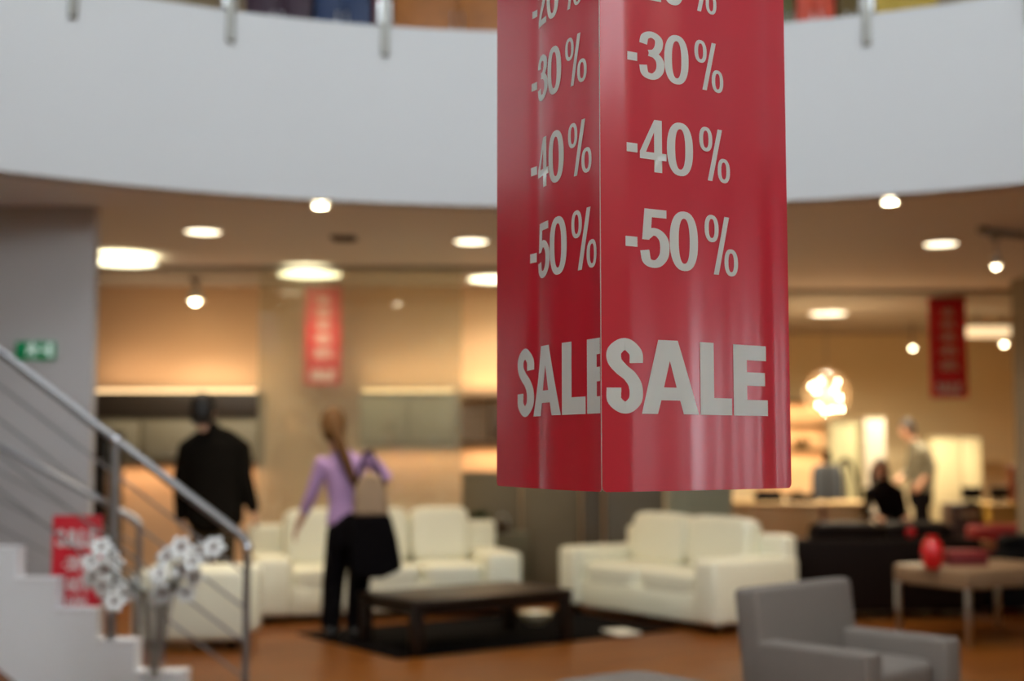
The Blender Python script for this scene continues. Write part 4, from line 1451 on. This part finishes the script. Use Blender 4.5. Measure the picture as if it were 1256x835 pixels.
# ------------------------------------------------------------------ people
def hand_parts(B, wrist, d, palm_n, s=1.0, curl=0.35, thumb_side=1, mi=0):
    """palm and five fingers; d direction of the fingers, palm_n the way the palm faces."""
    d = Vector(d).normalized()
    n = Vector(palm_n)
    n = (n - d * n.dot(d)).normalized()
    sd = d.cross(n).normalized() * thumb_side
    wrist = Vector(wrist)
    B.mi = mi
    B.loft([wrist - d * 0.02, wrist + d * 0.035 * s, wrist + d * 0.085 * s], [(0.020 * s, 0.028 * s), (0.016 * s, 0.040 * s), (0.013 * s, 0.040 * s)], side=n, n=10)
    for k, (off, ln) in enumerate(((0.030, 0.066), (0.010, 0.076), (-0.011, 0.070), (-0.031, 0.054))):
        p0 = wrist + d * 0.08 * s + sd * off * s
        a1 = (d + n * curl).normalized()
        a2 = (d + n * curl * 2.6).normalized()
        p1 = p0 + a1 * ln * 0.5 * s
        p2 = p1 + a2 * ln * 0.5 * s
        B.loft([p0 - d * 0.015 * s, p1, p2], [0.0095 * s, 0.009 * s, 0.0075 * s], n=8)
    p0 = wrist + d * 0.025 * s + sd * 0.028 * s
    p1 = p0 + (d * 0.7 + sd * 0.75 + n * 0.3).normalized() * 0.04 * s
    p2 = p1 + (d * 0.95 + sd * 0.25 + n * 0.4).normalized() * 0.032 * s
    B.loft([p0, p1, p2], [0.013 * s, 0.011 * s, 0.009 * s], n=8)


def head_parts(B, c, fwd, s=1.0, skin=0, eye=3, lip=4, neck_from=None):
    c = Vector(c)
    f = Vector(fwd).normalized()
    up = Vector((0, 0, 1))
    up = (up - f * up.dot(f)).normalized()
    r = f.cross(up).normalized()
    B.mi = skin
    B.loft([c - up * 0.075 * s + f * 0.025 * s, c - up * 0.03 * s + f * 0.012 * s, c + up * 0.02 * s, c + up * 0.06 * s],
           [(0.062 * s, 0.045 * s), (0.083 * s, 0.066 * s), (0.096 * s, 0.075 * s), (0.080 * s, 0.062 * s)], side=f, n=16)
    if neck_from is not None:
        B.loft([Vector(neck_from), c - up * 0.06 * s - f * 0.01 * s], [0.058 * s, 0.052 * s], n=12)
    B.loft([c + f * 0.092 * s + up * 0.012 * s, c + f * 0.108 * s - up * 0.022 * s], [0.009 * s, 0.014 * s], n=8)     # nose
    for sd in (-1, 1):
        B.ell(c + r * 0.076 * s * sd - f * 0.005 * s - up * 0.005 * s, (0.014 * s, 0.016 * s, 0.030 * s), n=8)          # ears
        B.mi = eye
        B.ell(c + f * 0.083 * s + r * 0.032 * s * sd + up * 0.008 * s, (0.012 * s,) * 3, n=8)
        B.mi = skin
    B.mi = lip
    B.ell(c + f * 0.082 * s - up * 0.060 * s, (0.020 * s, 0.016 * s, 0.009 * s), n=8)
    B.mi = skin


def make_body(name, B, mats, parent, voxel=0.0062):
    me = bpy.data.meshes.new(name + '_src')
    bmesh.ops.recalc_face_normals(B.bm, faces=B.bm.faces[:])
    B.bm.to_mesh(me)
    tree = BVHTree.FromBMesh(B.bm)
    B.bm.faces.ensure_lookup_table()
    src_mi = [f.material_index for f in B.bm.faces]
    o = bpy.data.objects.new(name, me)
    COL.objects.link(o)
    rm = o.modifiers.new('remesh', 'REMESH')
    rm.mode = 'VOXEL'
    rm.voxel_size = voxel
    sm = o.modifiers.new('smooth', 'SMOOTH')
    sm.factor = 0.5
    sm.iterations = 3
    dg = bpy.context.evaluated_depsgraph_get()
    ev = o.evaluated_get(dg)
    new = bpy.data.meshes.new_from_object(ev, depsgraph=dg)
    o.modifiers.clear()
    o.data = new
    bpy.data.meshes.remove(me)
    new.name = name
    new.materials.clear()
    for m in mats:
        new.materials.append(m)
    for p_ in new.polygons:
        loc, nn, idx, dist = tree.find_nearest(p_.center)
        p_.material_index = src_mi[idx] if idx is not None else 0
        p_.use_smooth = True
    B.bm.free()
    o.parent = parent
    return o


def hair_cap(parent, c, fwd, s, m, drop=0.02, extra=None):
    """hair shell over the skull; extra(MB) adds locks."""
    c = Vector(c)
    f = Vector(fwd).normalized()
    up = (Vector((0, 0, 1)) - f * f.z).normalized()
    B = MB()
    B.loft([c - up * drop * s - f * 0.035 * s, c + up * 0.02 * s - f * 0.016 * s, c + up * 0.066 * s - f * 0.008 * s],
           [(0.075 * s, 0.076 * s), (0.096 * s, 0.088 * s), (0.090 * s, 0.076 * s)], side=f, n=18)
    if extra:
        extra(B)
    me_o = B.build('hair', m, parent)
    return me_o


# man in dark jacket, walking away, seen from behind
MY = 10.3
mx_ = at_y(262, 600, MY).x
t = thing('person', 'person in a dark jacket and brown trousers walking away past the stairs', 'person', (mx_, MY, 0), 0)


def L(px, py, dy=0.0):
    q = at_y(px, py, MY + dy)
    return Vector((q.x - mx_, dy, q.z))


M_JACKET = mat('jacket_black', (0.006, 0.0045, 0.003), 0.9, spec=0.08)
M_TROUS = mat('trousers_brown', (0.045, 0.030, 0.016), 0.9, spec=0.1)
M_SHOE = mat('shoe_black', (0.010, 0.009, 0.008), 0.4)
B = MB()
B.mi = 2   # trousers
for s_, dyk in ((-1, 0.12), (1, -0.10)):
    B.loft([(s_ * 0.085, 0, 0.98), (s_ * 0.095, dyk * 0.5 + 0.03, 0.53), (s_ * 0.095, dyk * 1.6 - 0.05, 0.10)], [(0.105, 0.10), 0.075, 0.062], side=(1, 0, 0))
B.loft([(0, 0, 0.86), (0, 0, 1.04)], [(0.175, 0.125), (0.165, 0.115)], side=(1, 0, 0))
B.mi = 5
for s_, dyk in ((-1, 0.12), (1, -0.10)):
    B.loft([(s_ * 0.10, dyk * 1.6 - 0.09, 0.045), (s_ * 0.11, dyk * 1.6 + 0.13, 0.035)], [(0.045, 0.042), (0.045, 0.032)], side=(1, 0, 0))
B.mi = 1
B.loft([(0.01, 0, 0.88), (0.01, 0, 1.08), (0.0, 0.0, 1.27), (0.0, 0, 1.42), (0.0, 0.0, 1.50)], [(0.225, 0.15), (0.22, 0.14), (0.235, 0.145), (0.225, 0.125), (0.12, 0.09)], side=(1, 0, 0), n=18)
B.loft([(-0.02, -0.01, 1.49), (-0.03, 0.0, 1.56)], [(0.08, 0.075), (0.07, 0.065)], side=(1, 0, 0))
shl, shr = Vector((-0.205, 0, 1.385)), Vector((0.205, 0, 1.385))
B.loft([(-0.215, 0, 1.395), (-0.09, 0, 1.47), (0, 0, 1.50), (0.09, 0, 1.47), (0.215, 0, 1.395)], [0.072, 0.085, 0.08, 0.085, 0.072], side=(0, 1, 0))
el_l, wr_l = L(222, 590, 0.02), L(222, 632, 0.10)
el_r, wr_r = L(299, 583, -0.02), L(310, 622, 0.02)
for a_, e_, w_ in ((shl, el_l, wr_l), (shr, el_r, wr_r)):
    B.loft([a_, a_.lerp(e_, 0.5), e_, w_], [0.078, 0.074, 0.066, 0.050])
head_c = L(250, 505)
hf = Vector((0.25, 1.0, -0.02))
hand_parts(B, wr_l + (wr_l - el_l).normalized() * 0.02, wr_l - el_l, (1, 0.2, 0), thumb_side=-1)
hand_parts(B, wr_r + (wr_r - el_r).normalized() * 0.02, wr_r - el_r, (-1, 0.2, 0), thumb_side=1)
head_parts(B, head_c, hf, 1.12, neck_from=(-0.02, 0, 1.48))
make_body('body', B, [M_SKIN, M_JACKET, M_TROUS, M_EYE, M_LIP, M_SHOE], t)
hair_cap(t, head_c, hf, 1.18, mat('hair_black', (0.010, 0.007, 0.005), 0.6), drop=0.03)

# woman in lilac blouse, seen from behind, leaning to one side
MY = 9.95
mx_ = at_y(428, 600, MY).x
t = thing('person', 'person with a ponytail in a lilac blouse and black trousers beside the coffee table', 'person', (mx_, MY, 0.014), 0)
Z0 = Vector((0, 0, 0.014))


def L(px, py, dy=0.0):
    q = at_y(px, py, MY + dy)
    return Vector((q.x - mx_, dy, q.z - 0.014))


M_LILAC = mat('blouse_lilac', (0.36, 0.22, 0.42), 0.75)
M_TRB = mat('trousers_black', (0.0035, 0.0028, 0.0035), 0.95, spec=0.06)
hip = L(430, 650)
B = MB()
B.mi = 2
hl, hr = hip + Vector((-0.08, 0, -0.02)), hip + Vector((0.08, 0, -0.02))
kl, kr = L(409, 715, 0.06), L(440, 715, -0.02)
al, ar = L(406, 766, 0.02), L(436, 768, -0.04)
B.loft([hl, kl, al], [(0.10, 0.10), (0.085, 0.085), (0.075, 0.07)], side=(1, 0, 0))
B.loft([hr, kr, ar], [(0.10, 0.10), (0.085, 0.085), (0.075, 0.07)], side=(1, 0, 0))
B.loft([hip + Vector((0, 0, -0.08)), hip + Vector((-0.01, 0, 0.06)), L(424, 628)], [(0.165, 0.12), (0.16, 0.115), (0.125, 0.09)], side=(1, 0, 0), n=16)
B.mi = 5
for a_ in (al, ar):
    B.loft([Vector((a_.x, a_.y - 0.05, 0.05)), Vector((a_.x, a_.y + 0.13, 0.03))], [(0.04, 0.045), (0.038, 0.028)], side=(1, 0, 0))
    B.loft([Vector((a_.x, a_.y, 0.06)), a_], [0.045, 0.05])
B.mi = 1
B.loft([L(424, 640), L(424, 618), L(424, 592), L(421, 570), L(416, 552)], [(0.145, 0.10), (0.125, 0.09), (0.15, 0.10), (0.165, 0.095), (0.06, 0.06)], side=(1, 0, 0), n=18)
sl, sr = L(396, 568), L(450, 562)
el_l, wr_l = L(381, 610, 0.03), L(366, 645, 0.10)
el_r, wr_r = L(474, 583, -0.02), L(452, 606, 0.16)
B.loft([sl, sl.lerp(el_l, 0.5), el_l, el_l.lerp(wr_l, 0.45)], [0.062, 0.054, 0.046, 0.040])
B.loft([sr, sr.lerp(el_r, 0.5), el_r, wr_r], [0.062, 0.054, 0.048, 0.040])
B.mi = 0
B.loft([el_l.lerp(wr_l, 0.35), wr_l], [0.036, 0.026])
hand_parts(B, wr_l, wr_l - el_l, (0.9, 0.3, 0), s=0.92, thumb_side=-1)
hand_parts(B, wr_r, wr_r - el_r, (-0.3, -0.2, -1), s=0.92, thumb_side=1)
head_c = L(408, 523)
hf = Vector((-0.35, 1.0, -0.18))
head_parts(B, head_c, hf, 1.0, neck_from=L(415, 556))
make_body('body', B, [M_SKIN, M_LILAC, M_TRB, M_EYE, M_LIP, M_SHOE], t)


def pony(Bm):
    Bm.loft([head_c + Vector((0.02, -0.085, 0.03)), L(414, 535, -0.11), L(423, 560, -0.13), L(431, 583, -0.12), L(438, 604, -0.10)], [0.035, 0.042, 0.040, 0.032, 0.012], n=12)


hair_cap(t, head_c, hf, 1.08, mat('hair_brown', (0.105, 0.046, 0.012), 0.6, spec=0.2), drop=0.05, extra=pony)

# shoulder bag hanging at her side
BY = -0.21
bag = thing('shoulder_bag', 'large bag with tan top and black lower half carried by the person in lilac', 'bag', (mx_, MY, 0.014))


def slab(poly_, y0, y1, bev=0.012):
    q = MB()
    q.prism([(v.x, v.z) for v in poly_], y0, y1)
    return q


lo_ = [L(431, 634, BY), L(478, 630, BY), L(487, 662, BY), L(493, 698, BY), L(470, 708, BY), L(432, 708, BY)]
hi_ = [L(434, 632, BY), L(478, 632, BY), L(473, 600, BY), L(466, 583, BY), L(446, 581, BY), L(436, 600, BY)]
ob = slab(lo_, BY - 0.09, BY + 0.07).build('bag_body', M_TRB, bag)
ob.modifiers.new('bevel', 'BEVEL').width = 0.03
ob.modifiers['bevel'].segments = 3
oh = slab(hi_, BY - 0.075, BY + 0.055).build('bag_top', mat('tan_leather', (0.30, 0.20, 0.12), 0.6), bag)
oh.modifiers.new('bevel', 'BEVEL').width = 0.025
oh.modifiers['bevel'].segments = 3
MB().tube([L(437, 606, BY), L(440, 580, BY + 0.02), L(447, 556, BY + 0.10), L(454, 553, BY + 0.20), L(460, 575, BY + 0.24)], 0.012, n=8).build('strap', M_TRB, bag)
MB().tube([L(473, 602, BY), L(466, 578, BY + 0.02), L(456, 556, BY + 0.10), L(456, 552, BY + 0.19)], 0.012, n=8).build('strap', M_TRB, bag)

# standing man in grey shirt in the store, turned to the left, bending
MY = 17.3
mx_ = at_y(1128, 600, MY).x
t = thing('person', 'person in a grey-green shirt and black trousers standing and bending over in the store', 'person', (mx_, MY, 0), 0)


def L(px, py, dy=0.0):
    q = at_y(px, py, MY + dy)
    return Vector((q.x - mx_, dy, q.z))


M_GSHIRT = mat('shirt_grey_green', (0.10, 0.088, 0.055), 0.8)
B = MB()
hip = L(1129, 606)
B.mi = 2
for s_, kx in ((-1, 1126), (1, 1136)):
    B.loft([hip + Vector((0, s_ * 0.08, -0.02)), Vector((L(kx, 640).x, s_ * 0.09, 0.50)), Vector((L(kx + 6, 660).x, s_ * 0.09, 0.10))], [(0.115, 0.10), 0.085, 0.065], side=(1, 0, 0))
B.loft([hip + Vector((0, 0, -0.08)), hip + Vector((0, 0, 0.10))], [(0.15, 0.18), (0.15, 0.17)], side=(1, 0, 0), n=16)
B.mi = 5
for s_, kx in ((-1, 1132), (1, 1142)):
    x = L(kx, 660).x
    B.loft([(x + 0.06, s_ * 0.09, 0.045), (x - 0.16, s_ * 0.10, 0.035)], [0.045, 0.038])
B.mi = 1
B.loft([L(1129, 600), L(1130, 585), L(1130, 568), L(1126, 552), L(1120, 545)], [(0.155, 0.175), (0.165, 0.175), (0.18, 0.19), (0.14, 0.18), (0.08, 0.09)], side=(1, 0, 0), n=18)
for s_ in (-1, 1):
    a_ = L(1127, 553) + Vector((0, s_ * 0.20, 0))
    if s_ < 0:
        e_, w_ = L(1144, 573, -0.26), L(1130, 592, -0.28)
    else:
        e_, w_ = L(1113, 578, 0.24), L(1101, 590, 0.10)
    B.mi = 1
    B.loft([a_, a_.lerp(e_, 0.5), e_, e_.lerp(w_, 0.5)], [0.068, 0.060, 0.052, 0.048])
    B.mi = 0
    B.loft([e_.lerp(w_, 0.4), w_], [0.042, 0.030])
    hand_parts(B, w_, w_ - e_, (0, -s_, -0.3), thumb_side=s_)
head_c = L(1113, 527)
hf = Vector((-1, -0.25, -0.35))
head_parts(B, head_c, hf, 1.05, neck_from=L(1121, 546))
make_body('body', B, [M_SKIN, M_GSHIRT, M_TRB, M_EYE, M_LIP, M_SHOE], t, voxel=0.0075)
hair_cap(t, head_c, hf, 1.05, MATS['hair_black'], drop=0.05)

# seated person in black
MY = 15.3
mx_ = at_y(1090, 600, MY).x


def L(px, py, dy=0.0):
    q = at_y(px, py, MY + dy)
    return Vector((q.x - mx_, dy, q.z))


t = thing('person', 'person with long dark hair in black clothes sitting beside the beige counter', 'person', (mx_, MY, 0), 0)
M_BLK = mat('dress_black', (0.005, 0.0035, 0.004), 0.9, spec=0.08)
B = MB()
hip = L(1094, 634)
hip.z = 0.56
B.mi = 1
B.loft([hip, hip + Vector((-0.02, 0, 0.18)), L(1084, 602), L(1082, 588)], [(0.17, 0.15), (0.15, 0.13), (0.18, 0.12), (0.07, 0.06)], side=(1, 0, 0), n=16)
for s_ in (-1, 1):
    B.mi = 2
    k_ = hip + Vector((s_ * 0.12 - 0.02, -0.44, 0.0))
    B.loft([hip + Vector((s_ * 0.09, 0, 0)), k_, Vector((k_.x, k_.y - 0.02, 0.10))], [0.095, 0.075, 0.055])
    B.mi = 5
    B.loft([Vector((k_.x, k_.y + 0.04, 0.04)), Vector((k_.x, k_.y - 0.15, 0.035))], [0.042, 0.036])
    B.mi = 1
    a_ = L(1084, 600) + Vector((s_ * 0.17, 0, -0.02))
    e_ = a_ + Vector((s_ * 0.05, -0.06, -0.26))
    w_ = e_ + Vector((-s_ * 0.05, -0.24, -0.02))
    B.loft([a_, e_, w_], [0.058, 0.046, 0.036])
    hand_parts(B, w_, w_ - e_, (0, 0, -1), s=0.92, thumb_side=-s_)
head_c = L(1080, 576)
hf = Vector((-0.3, -1, -0.1))
head_parts(B, head_c, hf, 1.0, neck_from=L(1082, 592))
make_body('body', B, [M_SKIN, M_BLK, M_TRB, M_EYE, M_LIP, M_SHOE], t, voxel=0.0075)


def longhair(Bm):
    for s_ in (-1, 1):
        Bm.loft([head_c + Vector((s_ * 0.06, 0.03, 0.03)), head_c + Vector((s_ * 0.085, 0.03, -0.08)), head_c + Vector((s_ * 0.09, 0.04, -0.2))], [0.04, 0.038, 0.02], n=10)


hair_cap(t, head_c, hf, 1.0, mat('hair_dark_brown', (0.03, 0.014, 0.006), 0.6), drop=0.05, extra=longhair)
t = thing('stool', 'black upholstered stool under the seated person in black', 'stool', (mx_ + hip.x, MY + 0.02, 0))
MB().puff((0, 0, 0.365), (0.44, 0.42, 0.11), p=4).build('seat', M_DEV, t)
for sx in (-1, 1):
    for sy in (-1, 1):
        MB().cyl((sx * 0.17, sy * 0.16, 0), (sx * 0.16, sy * 0.15, 0.34), 0.016, n=8).build('leg', M_POST, t)
